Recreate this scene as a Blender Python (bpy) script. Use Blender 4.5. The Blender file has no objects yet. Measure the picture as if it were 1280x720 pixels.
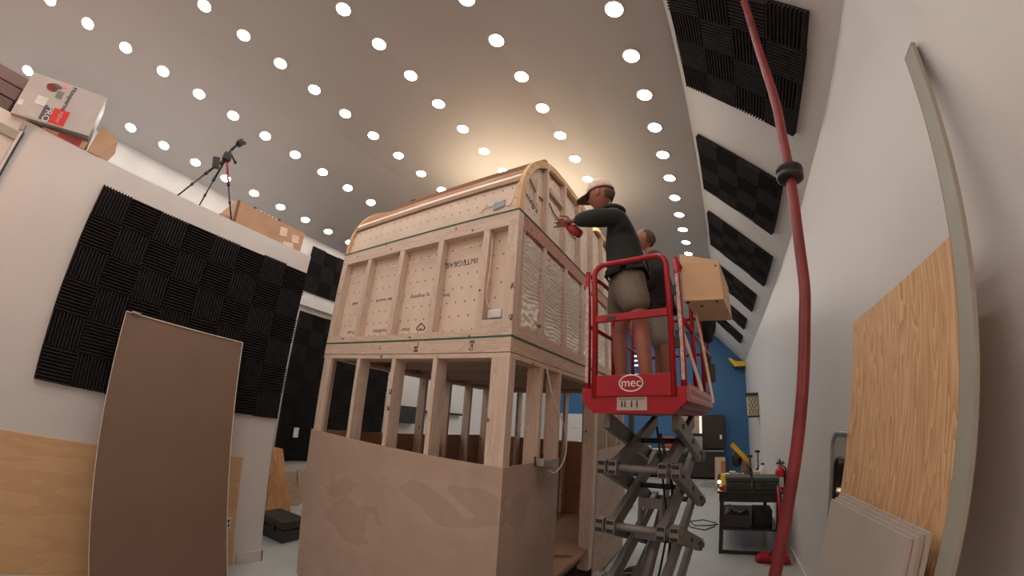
import bpy, bmesh, math, random
from mathutils import Vector, Matrix, Euler, noise
random.seed(7)
SC = bpy.context.scene
COL = SC.collection
PI = math.pi
R = math.radians

# ------------------------------------------------------------------ camera
cd = bpy.data.cameras.new('camera')
cam = bpy.data.objects.new('camera', cd); COL.objects.link(cam)
cd.type = 'PANO'
cd.sensor_fit = 'HORIZONTAL'; cd.sensor_width = 36.0; cd.sensor_height = 20.25
def setcam(o):
    o.panorama_type = 'FISHEYE_LENS_POLYNOMIAL'
    o.fisheye_fov = R(200)
    o.fisheye_polynomial_k0 = 0.0
    o.fisheye_polynomial_k1 = -0.0759141209
    o.fisheye_polynomial_k2 = -0.000236594993
    o.fisheye_polynomial_k3 = 7.74208371e-05
    o.fisheye_polynomial_k4 = -1.82106034e-06
setcam(cd.cycles) if not hasattr(cd, 'fisheye_polynomial_k1') else setcam(cd)
cd.clip_start = 0.02; cd.clip_end = 100
M = Matrix(((0.865375, 0.114385, 0.487895, 0), (0.497094, -0.319176, -0.806861, 0), (0.063432, 0.940767, -0.333067, 2.0), (0, 0, 0, 1)))
cam.matrix_world = M
SC.camera = cam

# ------------------------------------------------------------------ light and exposure
DOWNLIGHT = 44.0
w = bpy.data.worlds.new('world'); SC.world = w; w.use_nodes = True
w.node_tree.nodes['Background'].inputs[0].default_value = (1, .9, .82, 1)
w.node_tree.nodes['Background'].inputs[1].default_value = 0.02
SC.view_settings.view_transform = 'Standard'
SC.view_settings.look = 'None'
SC.view_settings.gamma = 1.0
SC.view_settings.use_curve_mapping = False
SC.view_settings.exposure = 0.0
def area(name, loc, target, size, power, color, sy=None):
    l = bpy.data.lights.new(name, 'AREA'); l.energy = power; l.color = color
    l.shape = 'RECTANGLE'; l.size = size; l.size_y = sy or size
    o = bpy.data.objects.new(name, l); COL.objects.link(o); o.location = loc
    o.rotation_euler = (Vector(target) - Vector(loc)).to_track_quat('-Z', 'Y').to_euler()
    return o
area('added_warm_fill_right', (0.75, -2.2, 3.0), (1.0, 0.6, 3.2), .5, 22, (1, .50, .30))  # unseen fill added to tint the upper right wall orange
area('added_warm_fill_left', (-3.2, -2.6, 3.2), (-6.5, -.5, 4.6), .6, 20, (1, .5, .32))  # unseen fill added to warm the loft wall and left ceiling
area('added_roof_uplight', (-2.4, 4.2, 4.76), (-2.1, 3.9, 6.0), 2.2, 38, (1, .82, .56), 1.4)  # unseen uplight added above the roof for the warm ceiling patch

# ------------------------------------------------------------------ materials
def newmat(name):
    m = bpy.data.materials.new(name); m.use_nodes = True
    return m, m.node_tree, m.node_tree.nodes['Principled BSDF']
def s2l(c):
    return tuple((x / 12.92 if x <= .04045 else ((x + .055) / 1.055) ** 2.4) for x in c)
def rgb(r, g, b): return s2l((r / 255, g / 255, b / 255))
def mat(name, c, rough=.6, metal=0, var=.12, scale=8, bump=0, bscale=60, stretch=(1, 1, 1), emit=None, es=1, spec=None):
    m, nt, b = newmat(name)
    b.inputs['Roughness'].default_value = rough
    b.inputs['Metallic'].default_value = metal
    if spec is not None: b.inputs['Specular IOR Level'].default_value = spec
    tc = nt.nodes.new('ShaderNodeTexCoord'); mp = nt.nodes.new('ShaderNodeMapping')
    mp.inputs['Scale'].default_value = stretch
    nt.links.new(tc.outputs['Object'], mp.inputs[0])
    n = nt.nodes.new('ShaderNodeTexNoise'); n.inputs['Scale'].default_value = scale; n.inputs['Detail'].default_value = 5
    nt.links.new(mp.outputs[0], n.inputs['Vector'])
    rp = nt.nodes.new('ShaderNodeValToRGB')
    rp.color_ramp.elements[0].position = .3; rp.color_ramp.elements[1].position = .7
    rp.color_ramp.elements[0].color = tuple(x * (1 - var) for x in c) + (1,)
    rp.color_ramp.elements[1].color = tuple(min(1, x * (1 + var)) for x in c) + (1,)
    nt.links.new(n.outputs[0], rp.inputs[0]); nt.links.new(rp.outputs[0], b.inputs['Base Color'])
    if bump:
        n2 = nt.nodes.new('ShaderNodeTexNoise'); n2.inputs['Scale'].default_value = bscale; n2.inputs['Detail'].default_value = 4
        nt.links.new(mp.outputs[0], n2.inputs['Vector'])
        bp = nt.nodes.new('ShaderNodeBump'); bp.inputs['Strength'].default_value = bump; bp.inputs['Distance'].default_value = .01
        nt.links.new(n2.outputs[0], bp.inputs['Height']); nt.links.new(bp.outputs[0], b.inputs['Normal'])
    if emit:
        b.inputs['Emission Color'].default_value = emit + (1,); b.inputs['Emission Strength'].default_value = es
    return m
def wood(name, c, dark, rough=.65, grain=(1, 1, 9), scale=2.2, knots=.0, warp=3.0, gain=.5, bands=4.0, blotch=0.0):
    """grain = which axes are compressed: large number = fine lines across that axis"""
    m, nt, b = newmat(name); N = nt.nodes.new; L = nt.links.new
    b.inputs['Roughness'].default_value = rough; b.inputs['Specular IOR Level'].default_value = .25
    tc = N('ShaderNodeTexCoord'); mp = N('ShaderNodeMapping'); mp.inputs['Scale'].default_value = grain
    L(tc.outputs['Object'], mp.inputs[0])
    n1 = N('ShaderNodeTexNoise'); n1.inputs['Scale'].default_value = scale; n1.inputs['Detail'].default_value = 3; n1.inputs['Distortion'].default_value = .6
    L(mp.outputs[0], n1.inputs['Vector'])
    mul = N('ShaderNodeMath'); mul.operation = 'MULTIPLY'; mul.inputs[1].default_value = bands; L(n1.outputs[0], mul.inputs[0])
    fr = N('ShaderNodeMath'); fr.operation = 'FRACT'; L(mul.outputs[0], fr.inputs[0])
    n2 = N('ShaderNodeTexNoise'); n2.inputs['Scale'].default_value = scale * 14; n2.inputs['Detail'].default_value = 6
    L(mp.outputs[0], n2.inputs['Vector'])
    mix = N('ShaderNodeMix'); mix.data_type = 'FLOAT'; mix.inputs['Factor'].default_value = .45
    L(fr.outputs[0], mix.inputs['A']); L(n2.outputs[0], mix.inputs['B'])
    rp = N('ShaderNodeValToRGB'); e = rp.color_ramp.elements
    e[0].position = .15; e[0].color = c + (1,); e[1].position = .85; e[1].color = tuple(x * (1 - gain) + y * gain for x, y in zip(c, dark)) + (1,)
    L(mix.outputs[0], rp.inputs[0]); out = rp.outputs[0]
    if blotch:
        n4 = N('ShaderNodeTexNoise'); n4.inputs['Scale'].default_value = 2.6; n4.inputs['Detail'].default_value = 6; n4.inputs['Distortion'].default_value = .5
        mp4 = N('ShaderNodeMapping'); mp4.inputs['Scale'].default_value = (1.3, 1.3, .6); L(tc.outputs['Object'], mp4.inputs[0]); L(mp4.outputs[0], n4.inputs['Vector'])
        r4 = N('ShaderNodeValToRGB'); r4.color_ramp.elements[0].position = .28; r4.color_ramp.elements[1].position = .85; r4.color_ramp.interpolation = 'EASE'
        r4.color_ramp.elements[0].color = (0, 0, 0, 1); r4.color_ramp.elements[1].color = (blotch,) * 3 + (1,)
        L(n4.outputs[0], r4.inputs[0])
        m4 = N('ShaderNodeMix'); m4.data_type = 'RGBA'; L(r4.outputs[0], m4.inputs['Factor']); L(out, m4.inputs['A']); m4.inputs['B'].default_value = dark + (1,)
        out = m4.outputs['Result']
    if knots:
        v = N('ShaderNodeTexVoronoi'); v.inputs['Scale'].default_value = knots; L(tc.outputs['Object'], v.inputs['Vector'])
        r2 = N('ShaderNodeValToRGB'); r2.color_ramp.elements[0].position = .05; r2.color_ramp.elements[0].color = (1, 1, 1, 1)
        r2.color_ramp.elements[1].position = .11; r2.color_ramp.elements[1].color = (0, 0, 0, 1)
        L(v.outputs['Distance'], r2.inputs[0])
        m2 = N('ShaderNodeMix'); m2.data_type = 'RGBA'; L(r2.outputs[0], m2.inputs['Factor']); L(out, m2.inputs['A'])
        m2.inputs['B'].default_value = tuple(x * .3 for x in dark) + (1,); out = m2.outputs['Result']
    L(out, b.inputs['Base Color'])
    return m

WALL = mat('painted drywall white', (.66, .64, .625), .38, var=.02, scale=1.5, bump=.05, bscale=20)
CEIL = mat('ceiling paint', (.47, .46, .455), .5, var=.02, scale=1.2)
SLOPE = mat('sloped ceiling paint', (.60, .59, .585), .5, var=.02, scale=1.2)
FLOOR = mat('painted concrete floor', (.42, .43, .42), .35, var=.07, scale=3, bump=.05)
BLUE = mat('blue wall paint', rgb(48, 98, 142), .55, var=.05, scale=2)
TRIMW = mat('white trim paint', (.62, .6, .58), .4, var=.02)
FOAM = mat('charcoal acoustic foam', (.030, .028, .029), .9, var=.25, scale=20, spec=.15)
PINE = wood('pine lumber', rgb(218, 200, 184), rgb(172, 142, 124), grain=(9, 9, 1), knots=5.0)
PINEH = wood('pine lumber horizontal', rgb(218, 200, 184), rgb(172, 142, 124), grain=(1, 9, 9), knots=5.0)
PINEY = wood('pine lumber lengthwise', rgb(216, 190, 168), rgb(165, 128, 106), grain=(9, 1, 9), knots=5.0)
PALEBOARD = wood('pale edge board', rgb(242, 226, 208), rgb(205, 175, 152), grain=(1, 9, 9))
PLYSKIN = wood('sheathing plywood', rgb(188, 167, 152), rgb(138, 112, 96), grain=(1, 1, 2.2), scale=1.2, bands=2.5, gain=.28, knots=0, blotch=.22)
PLYDARK = wood('inner sheathing plywood', rgb(165, 126, 100), rgb(112, 80, 62), grain=(1, 1, 5), scale=1.2, gain=.3)
PLYWALL = wood('wainscot plywood', rgb(218, 182, 140), rgb(186, 142, 102), grain=(1, 1.0, 7), scale=.9, bands=2, gain=.35, knots=0, blotch=.22)
OAKPLY = wood('grained fir plywood', rgb(228, 190, 146), rgb(172, 118, 76), grain=(1, 4.2, .5), scale=1.3, bands=14, gain=.75, knots=0)
BOXPLY = wood('birch box plywood', rgb(218, 188, 152), rgb(186, 148, 112), grain=(1, 1, 5), scale=1.2, gain=.3, knots=0)
INSUL = mat('perforated insulation board', rgb(220, 202, 186), .8, var=.06, scale=4)
def dots_into(m, pitch, dark, axes):
    """regular rows of small punched holes; axes = the two object axes of the sheet"""
    nt = m.node_tree; b = nt.nodes['Principled BSDF']; N = nt.nodes.new; L = nt.links.new
    src = b.inputs['Base Color'].links[0].from_socket
    tc = N('ShaderNodeTexCoord'); sp = N('ShaderNodeSeparateXYZ'); L(tc.outputs['Object'], sp.inputs[0])
    def M_(op, x, y=None):
        n = N('ShaderNodeMath'); n.operation = op
        for i, q in enumerate((x, y)):
            if q is None: continue
            if isinstance(q, (int, float)): n.inputs[i].default_value = q
            else: L(q, n.inputs[i])
        return n.outputs[0]
    U = M_('DIVIDE', sp.outputs[axes[0]], pitch); V = M_('DIVIDE', sp.outputs[axes[1]], pitch * 1.25)
    U = M_('ADD', U, M_('MULTIPLY', M_('MODULO', M_('FLOOR', M_('ADD', V, 100)), 2), .5))
    fu = M_('SUBTRACT', M_('FRACT', M_('ADD', U, 100)), .5); fv = M_('SUBTRACT', M_('FRACT', M_('ADD', V, 100)), .5)
    d = M_('SQRT', M_('ADD', M_('MULTIPLY', fu, fu), M_('MULTIPLY', fv, fv)))
    k = M_('LESS_THAN', d, .075); m2 = N('ShaderNodeMix'); m2.data_type = 'RGBA'
    L(k, m2.inputs['Factor']); L(src, m2.inputs['A']); m2.inputs['B'].default_value = dark + (1,)
    L(m2.outputs['Result'], b.inputs['Base Color'])
INSULY = mat('perforated gable board', rgb(220, 202, 186), .8, var=.06, scale=4)
dots_into(INSUL, .105, rgb(128, 98, 86), (0, 2)); dots_into(INSULY, .105, rgb(128, 98, 86), (1, 2))
SPRAY = mat('spray foam', rgb(250, 244, 232), .85, var=.06, scale=14, bump=.3, bscale=40)
GREEN = mat('green sill tape', (.03, .13, .08), .6)
INK = mat('printed ink', (.06, .055, .09), .8)
INKBLK = mat('black stamp ink', (.02, .018, .018), .8)
HARDBOARD = mat('brown hardboard', rgb(122, 98, 82), .55, var=.05, scale=2)
EDGEW = mat('pale board edge', (.62, .6, .5), .6)
RED = mat('red lift paint', (.36, .003, .014), .32, var=.05, spec=.5)
POLERED = mat('red pole paint', (.19, .022, .027), .42, var=.35, scale=9, stretch=(1, 1, .6))
STEEL = mat('grey scissor steel', (.21, .20, .19), .5, metal=.25, var=.15, scale=6)
DARKST = mat('dark steel', (.05, .048, .047), .5, metal=.4)
BLACK = mat('black plastic', (.014, .014, .015), .45)
RUBBER = mat('black rubber', (.02, .02, .02), .8)
BLKTBL = mat('black table', (.022, .018, .016), .35)
GREY = mat('grey trim', rgb(156, 153, 142), .5, var=.04)
CEMENT = mat('pale grey board', rgb(174, 164, 154), .75, var=.05, scale=3)
CEMEDGE = mat('board edge', rgb(140, 128, 118), .8)
ALU = mat('brushed aluminium', (.55, .55, .55), .3, metal=.8)
CARD = mat('cardboard', rgb(186, 150, 120), .75, var=.1, scale=5)
CARDGREY = mat('printed grey carton', rgb(186, 180, 178), .5, var=.06, scale=5)
WHITE = mat('white plastic', (.75, .74, .72), .45)
TAPE = mat('shipping tape label', rgb(228, 205, 185), .35)
REDP = mat('red print', rgb(220, 52, 38), .5)
DARKP = mat('dark grey print', rgb(92, 88, 92), .5)
MAROON = mat('maroon print', rgb(150, 45, 45), .5)
YELLOW = mat('yellow plastic', rgb(226, 184, 30), .45)
ORANGE = mat('orange plastic', rgb(220, 110, 60), .5)
OLIVE = mat('dark olive case', (.045, .055, .042), .6)
CASEB = mat('black case plastic', (.03, .028, .027), .45)
SKIN = mat('skin', rgb(154, 98, 82), .5, var=.08, scale=12)
JACKET = mat('black jacket', (.012, .014, .013), .85, var=.3, scale=10, bump=.4, bscale=14)
JACKETR = mat('black and red jacket', (.02, .018, .02), .85, var=.3, scale=10)
SHORTS = mat('grey shorts', rgb(112, 103, 92), .85, var=.12, scale=9, bump=.5, bscale=12)
SHORTS2 = mat('light grey shorts', rgb(150, 145, 140), .85, var=.1, scale=9, bump=.4, bscale=12)
CAPW = mat('cap fabric', rgb(226, 200, 190), .8, var=.2, scale=18)
CAPB = mat('cap brim', rgb(92, 78, 66), .8)
HAIR = mat('short grey hair', rgb(88, 74, 66), .9, var=.3, scale=60)
SHOE = mat('dark shoe', (.04, .038, .036), .7)
GUNR = mat('orange foam gun', rgb(150, 42, 24), .5)
LENS = mat('lit lens', (1, 1, 1), .5, emit=(1.0, .925, .85), es=DOWNLIGHT)
SIGNE = mat('sign glow', (.8, .95, 1), .5, emit=(.6, .85, 1.0), es=2.2)
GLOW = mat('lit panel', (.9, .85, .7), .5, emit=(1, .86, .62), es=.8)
LAMPW = mat('small lamp glow', (1, .8, .6), .5, emit=(1, .8, .55), es=8)
LATT = mat('lattice shade', rgb(190, 178, 150), .7)

# ------------------------------------------------------------------ mesh building
class MB:
    def __init__(s): s.bm = bmesh.new()
    def box(s, a, b, rot=None, piv=None, bev=0):
        a, b = Vector(a), Vector(b)
        r = bmesh.ops.create_cube(s.bm, size=1)
        vs = r['verts']; c = (a + b) / 2; d = b - a
        for v in vs: v.co = Vector((v.co.x * d.x, v.co.y * d.y, v.co.z * d.z)) + c
        if rot is not None:
            Mx = Euler(rot).to_matrix(); p = Vector(piv) if piv is not None else c
            for v in vs: v.co = Mx @ (v.co - p) + p
        if bev:
            es = list({e for v in vs for e in v.link_edges})
            bmesh.ops.bevel(s.bm, geom=es, offset=bev, segments=2, affect='EDGES', profile=.6)
        return s
    def beam(s, p0, p1, wd, ht, up=(0, 0, 1), bev=0):
        p0, p1 = Vector(p0), Vector(p1); d = p1 - p0; L = d.length; d.normalize()
        up = Vector(up); x = d.cross(up)
        if x.length < 1e-4: x = d.cross(Vector((0, 1, 0)))
        x.normalize(); y = x.cross(d)
        vs = bmesh.ops.create_cube(s.bm, size=1)['verts']
        for v in vs: v.co = (p0 + p1) / 2 + x * v.co.x * wd + d * v.co.y * L + y * v.co.z * ht
        if bev:
            es = list({e for v in vs for e in v.link_edges})
            bmesh.ops.bevel(s.bm, geom=es, offset=bev, segments=2, affect='EDGES', profile=.6)
        return s
    def tube(s, pts, r, n=10, closed=False, caps=True):
        P = [Vector(p) for p in pts]; rings = []
        rs = r if isinstance(r, (list, tuple)) else [r] * len(P)
        m = len(P)
        prev = None
        for i in range(m):
            if closed: t = P[(i + 1) % m] - P[i - 1]
            else: t = P[min(i + 1, m - 1)] - P[max(i - 1, 0)]
            t.normalize()
            if prev is None:
                a = t.cross(Vector((0, 0, 1)))
                if a.length < .1: a = t.cross(Vector((1, 0, 0)))
            else: a = prev - t * prev.dot(t)
            a.normalize(); prev = a; b = t.cross(a)
            rings.append([s.bm.verts.new(P[i] + (a * math.cos(2 * PI * k / n) + b * math.sin(2 * PI * k / n)) * rs[i]) for k in range(n)])
        for i in range(m if closed else m - 1):
            A, B = rings[i], rings[(i + 1) % m]
            for k in range(n): s.bm.faces.new((A[k], A[(k + 1) % n], B[(k + 1) % n], B[k]))
        if caps and not closed:
            s.bm.faces.new(rings[0][::-1]); s.bm.faces.new(rings[-1])
        return s
    def disc(s, c, ax, r, h, n=24):
        c = Vector(c); ax = Vector(ax).normalized(); return s.tube([c - ax * h / 2, c + ax * h / 2], r, n)
    def lathe(s, c, prof, n=20, ax=(0, 0, 1)):
        c = Vector(c); q = Vector((0, 0, 1)).rotation_difference(Vector(ax)); rings = []
        for r, z in prof:
            rings.append([s.bm.verts.new(c + q @ Vector((max(r, 1e-4) * math.cos(2 * PI * k / n), max(r, 1e-4) * math.sin(2 * PI * k / n), z))) for k in range(n)])
        for A, B in zip(rings, rings[1:]):
            for k in range(n): s.bm.faces.new((A[k], A[(k + 1) % n], B[(k + 1) % n], B[k]))
        s.bm.faces.new(rings[0][::-1]); s.bm.faces.new(rings[-1]); return s
    def prism(s, pts, ext):
        """polygon (3D points) extruded by vector ext"""
        ext = Vector(ext); a = [s.bm.verts.new(Vector(p)) for p in pts]; b = [s.bm.verts.new(Vector(p) + ext) for p in pts]
        s.bm.faces.new(a[::-1]); s.bm.faces.new(b); n = len(pts)
        for i in range(n): s.bm.faces.new((a[i], a[(i + 1) % n], b[(i + 1) % n], b[i]))
        return s
    def ball(s, c, r, sub=2, sc=(1, 1, 1)):
        vs = bmesh.ops.create_icosphere(s.bm, subdivisions=sub, radius=r)['verts']
        for v in vs: v.co = Vector((v.co.x * sc[0], v.co.y * sc[1], v.co.z * sc[2])) + Vector(c)
        return s
    def build(s, name, m, parent=None, smooth=False, label=None):
        me = bpy.data.meshes.new(name)
        bmesh.ops.recalc_face_normals(s.bm, faces=s.bm.faces[:])
        off = worldloc(parent) if parent is not None else None
        if off is not None: bmesh.ops.translate(s.bm, verts=s.bm.verts[:], vec=-off)
        s.bm.to_mesh(me); s.bm.free()
        ms = m if isinstance(m, (list, tuple)) else [m]
        for x in ms: me.materials.append(x)
        if smooth:
            for p in me.polygons: p.use_smooth = True
        o = bpy.data.objects.new(name, me); COL.objects.link(o)
        if parent is not None: o.parent = parent
        if label: o['label'] = label
        return o
def worldloc(o):
    v = Vector((0, 0, 0))
    while o is not None: v += o.location; o = o.parent
    return v
def tag(o, label, cat, group=None, kind=None):
    o['label'] = label; o['category'] = cat
    if group: o['group'] = group
    if kind: o['kind'] = kind
    return o
def thing(name, label, cat, loc=(0, 0, 0), group=None):
    o = bpy.data.objects.new(name, None); COL.objects.link(o); o.location = loc; o.empty_display_size = .1
    return tag(o, label, cat, group)
def solo(mb, name, m, label, cat, group=None, smooth=False, loc=None):
    o = mb.build(name, m, None, smooth)
    if loc is not None:
        l = Vector(loc); o.data.transform(Matrix.Translation(-l)); o.location = l
    return tag(o, label, cat, group)
def struct(name, mb, m, parent=None, smooth=False):
    o = mb.build(name, m, parent, smooth)
    if parent is None: o['kind'] = 'structure'
    return o
def copy_tree(o, parent=None):
    c = o.copy(); COL.objects.link(c); c.parent = parent
    for ch in [x for x in bpy.data.objects if x.parent == o]: copy_tree(ch, c)
    return c
def text(name, s, size, Mw, m, parent, ext=.0008, align='CENTER', label=None, bold=0):
    """flat lettering; Mw places local xy plane (x reading direction) in the parent's frame"""
    cu = bpy.data.curves.new(name, 'FONT'); cu.body = s; cu.size = size; cu.extrude = ext; cu.offset = bold; cu.align_x = align; cu.align_y = 'CENTER'
    tmp = bpy.data.objects.new(name + '_t', cu); COL.objects.link(tmp)
    dg = bpy.context.evaluated_depsgraph_get(); me = bpy.data.meshes.new_from_object(tmp.evaluated_get(dg))
    bpy.data.objects.remove(tmp); bpy.data.curves.remove(cu)
    me.name = name; me.materials.clear(); me.materials.append(m); me.transform(Mw)
    o = bpy.data.objects.new(name, me); COL.objects.link(o)
    if parent is not None: o.parent = parent
    if label: o['label'] = label
    return o
def frame(origin, xdir, ydir):
    x = Vector(xdir).normalized(); y = Vector(ydir).normalized(); z = x.cross(y)
    m = Matrix((x, y, z)).transposed().to_4x4(); m.translation = Vector(origin); return m

# ================================================================== THE ROOM
XL, XB, XR, YF, YE = -4.41, -6.65, 1.05, -3.5, 14.8
prof = [(-6.65, 4.955), (-6.27, 5.064), (-5.10, 5.392), (-4.3, 5.575), (-3.92, 5.612), (-3.3, 5.628), (-2.69, 5.612), (-1.5, 5.474), (-.9, 5.34), (-.294, 5.181), (.11, 5.08)]
def ceil_z(x):
    for (x0, z0), (x1, z1) in zip(prof, prof[1:]):
        if x0 <= x <= x1: return z0 + (z1 - z0) * (x - x0) / (x1 - x0)
mb = MB()
pp = [(x, YF, z) for x, z in prof] + [(x, YF, z + .12) for x, z in reversed(prof)]
mb.prism(pp, (0, YE - YF, 0)); struct('ceiling', mb, CEIL)
mb = MB(); mb.prism([(.11, YF, 5.08), (1.05, YF, 4.011), (1.17, YF, 4.011), (1.17, YF, 4.2), (.2, YF, 5.2), (.11, YF, 5.2)], (0, YE - YF, 0))
struct('ceiling_slope', mb, SLOPE)
struct('floor', MB().box((XB - .2, YF, -.1), (XR + .2, YE, 0)), FLOOR)
struct('wall_right', MB().box((XR, YF, 0), (XR + .12, YE, 4.03)), WALL)
struct('wall_back', MB().box((XB - .12, YE, 0), (XR + .12, YE + .1, 5.8)), BLUE)
struct('wall_front', MB().box((XB - .12, YF - .1, 0), (XR + .12, YF, 5.8)), WALL)
struct('wall_left_outer', MB().box((XB - .12, YF, 0), (XB, YE, 5.08)), WALL)
struct('wall_left', MB().box((XL - .12, YF, 0), (XL, 2.2, 3.72)), WALL)
struct('wall_loft_end', MB().box((XB, 2.08, 0), (XL - .12, 2.2, 3.72)), WALL)
struct('loft_floor', MB().box((XB, YF, 3.60), (XL - .12, 2.08, 3.72)), WALL)
struct('baseboard_left', MB().box((XL, 1.9, 0), (XL + .015, 2.215, .13), bev=.004).box((XL - .5, 2.2, 0), (XL + .015, 2.215, .13)), TRIMW)
struct('baseboard_right', MB().box((XR - .015, YF, 0), (XR, YE, .13)), TRIMW)
struct('trim_1', MB().box((XB, 3.25, 3.60), (XB + .10, 9.0, 3.72)), TRIMW)   # white ledge between the foam fields
mb = MB(); mb.box((XL, YF, 0), (XL + .014, 1.86, 1.21), bev=.003)
struct('wainscot_left', mb, PLYWALL)
# wall outlet on the wainscot
t = thing('wall_outlet', 'white outlet on the plywood wainscot right of the brown leaning sheet', 'outlet', (XL + .014, 1.77, .48))
MB().box((XL + .014, 1.735, .42), (XL + .022, 1.805, .54), bev=.003).build('cover_plate', WHITE, t)
for z in (.44, .49): MB().box((XL + .022, 1.755, z), (XL + .024, 1.785, z + .03)).build('socket', BLACK, t)
t = thing('wall_outlet', 'white blank plate low on the front plywood skirt of the wooden house', 'outlet', (-1.56, 2.362, .55))
MB().box((-1.60, 2.355, .50), (-1.53, 2.3648, .61), bev=.002).build('cover_plate', WHITE, t)
MB().box((-1.572, 2.352, .53), (-1.558, 2.3555, .55)).build('socket', BLACK, t)

# framed hatch at the extreme left of the half wall
t = thing('wall_hatch', 'white framed hatch on the half wall at the extreme left', 'hatch', (XL, -1.6, 2.9))
MB().box((XL, -2.1, 2.2), (XL + .02, -1.11, 3.50), bev=.004).build('panel', TRIMW, t)
MB().box((XL + .02, -2.1, 3.50), (XL + .05, -1.10, 3.58), bev=.003).build('head_rail', GREY, t)
MB().box((XL, -1.10, 2.2), (XL + .05, -1.075, 3.60), bev=.003).build('side_rail', TRIMW, t)
MB().box((XL, -1.073, 2.2), (XL + .03, -1.065, 3.60)).build('edge_seal', DARKST, t, label='dark seal strip')
MB().box((XL + .02, -1.12, 3.60), (XL + .06, -1.08, 3.67), bev=.005).build('latch', GREY, t)

# ------------------------------------------------------------------ downlights
def make_downlight(label, group):
    mb = MB(); n = 28
    for r0, r1, z0, z1 in ((.076, .089, -.006, 0.0),):
        rings = []
        for r, z in ((r0, 0.004), (r0, z0), (r1 - .003, z0), (r1, z1)):
            rings.append([mb.bm.verts.new((r * math.cos(2 * PI * k / n), r * math.sin(2 * PI * k / n), z)) for k in range(n)])
        for A, B in zip(rings, rings[1:]):
            for k in range(n): mb.bm.faces.new((A[k], A[(k + 1) % n], B[(k + 1) % n], B[k]))
    o = mb.build('downlight', WHITE)
    tag(o, label, 'ceiling light', group)
    m2 = MB(); vs = [m2.bm.verts.new((.076 * math.cos(2 * PI * k / n), .076 * math.sin(2 * PI * k / n), -.003)) for k in range(n)]
    m2.bm.faces.new(vs[::-1]); l = m2.build('lens', LENS, o)
    for pl in l.data.polygons:
        if pl.normal.z > 0: pl.flip()
    return o
S = .5284
ROWS = [(-6.27, -1.942, 'lowest row above the loft, by the left wall'), (-5.10, -1.909, 'second row from the loft wall'), (-3.92, -.312, 'third row from the loft wall, left of the ceiling ridge'),
        (-2.69, .763, 'fourth row, over the wooden house'), (-1.496, 1.318, 'fifth row, between the house and the right row'), (-.294, 1.851, 'rightmost row, beside the sloped foam ceiling')]
light0 = make_downlight('x', 'x'); used = False
for x, y0, nm in ROWS:
    k = -int((y0 + 3.1) / S)
    while y0 + k * S < 13.9:
        y = y0 + k * S; k += 1
        o = light0 if not used else copy_tree(light0)
        used = True
        o.location = (x, y, ceil_z(x) - .001)
        sl = (ceil_z(x + .05) - ceil_z(x - .05)) / .1
        o.rotation_euler = (0, -math.atan(sl), 0)
        tag(o, 'round white recessed downlight, ' + nm, 'ceiling light', 'ceiling downlights of the ' + nm.split(',')[0])

# ------------------------------------------------------------------ acoustic foam
def foam_mesh(T, nw=10, th=.05, base=.012):
    bm = bmesh.new(); h = T / 2
    def V(x, y, z): return bm.verts.new((x, y, z))
    st = T / nw; prof_ = [(-h, 0)]
    for i in range(nw):
        x0 = -h + i * st
        prof_ += [(x0, base), (x0 + st * .22, base), (x0 + st * .5, th), (x0 + st * .72, th)]
    prof_ += [(h, base), (h, 0)]
    A = [V(x, -h, z) for x, z in prof_]; B = [V(x, h, z) for x, z in prof_]
    for i in range(len(A) - 1): bm.faces.new((A[i], A[i + 1], B[i + 1], B[i]))
    bm.faces.new(A[::-1]); bm.faces.new(B); bm.faces.new((A[0], B[0], B[-1], A[-1]))
    bmesh.ops.recalc_face_normals(bm, faces=bm.faces[:])
    me = bpy.data.meshes.new('foam_tile'); bm.to_mesh(me); bm.free(); me.materials.append(FOAM); return me
def foam_field(T, nu, nv, origin, udir, vdir, ndir, where, jit=.004, flip=0, rad=0):
    """origin = corner; u across, v down; tiles alternate groove direction"""
    me = foam_mesh(T * .995); u, v, n = (Vector(a).normalized() for a in (udir, vdir, ndir))
    for i in range(nu):
        jt = random.uniform(-jit, jit)
        for j in range(nv):
            o = bpy.data.objects.new('foam_tile', me); COL.objects.link(o)
            c = Vector(origin) + u * T * (i + .5) + v * T * (j + .5) + v * jt + n * .001
            horiz = (i + j + flip) % 2 == 1
            # grooves run along local y
            y = u if horiz else v
            x = y.cross(n)
            m = Matrix((x, y, n)).transposed().to_4x4(); m.translation = c; o.matrix_world = m
            d = 'lying grooves' if horiz else 'upright grooves'
            tag(o, 'charcoal wedge foam tile with %s, %s' % (d, where), 'foam tile', 'foam tiles with %s, %s' % (d, where))
foam_field(.3025, 8, 6, (XL, -.22, 3.48), (0, 1, 0), (0, 0, -1), (1, 0, 0), 'on the white half wall', .008)
foam_field(.305, 5, 3, (XB, 3.30, 4.80), (0, 1, 0), (0, 0, -1), (1, 0, 0), 'on the outer wall above the white ledge')
foam_field(.305, 8, 9, (XB, 3.36, 3.50), (0, 1, 0), (0, 0, -1), (1, 0, 0), 'on the outer wall below the white ledge')
sd = Vector((.11 - 1.05, 0, 5.08 - 4.011)).normalized(); sn = Vector((-sd.z, 0, sd.x)); sn = -sn if sn.z > 0 else sn
WHERE = ['nearest field of the sloped ceiling', 'second field of the sloped ceiling', 'third field of the sloped ceiling', 'fourth field of the sloped ceiling', 'fifth field of the sloped ceiling', 'farthest field of the sloped ceiling']
for k, y in enumerate((1.62, 3.52, 5.27, 7.2, 9.2, 11.1)):
    T = (.285, .277, .295, .27, .25, .25)[k]
    foam_field(T, 4, 4, Vector((1.05, y, 4.011)) + sd * 1.335, (0, 1, 0), -sd, sn, WHERE[k], .003)
t = thing('light_switch', 'small white plate on the dark foam left of the wooden house', 'switch', (XB + .06, 3.72, 1.28))
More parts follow.
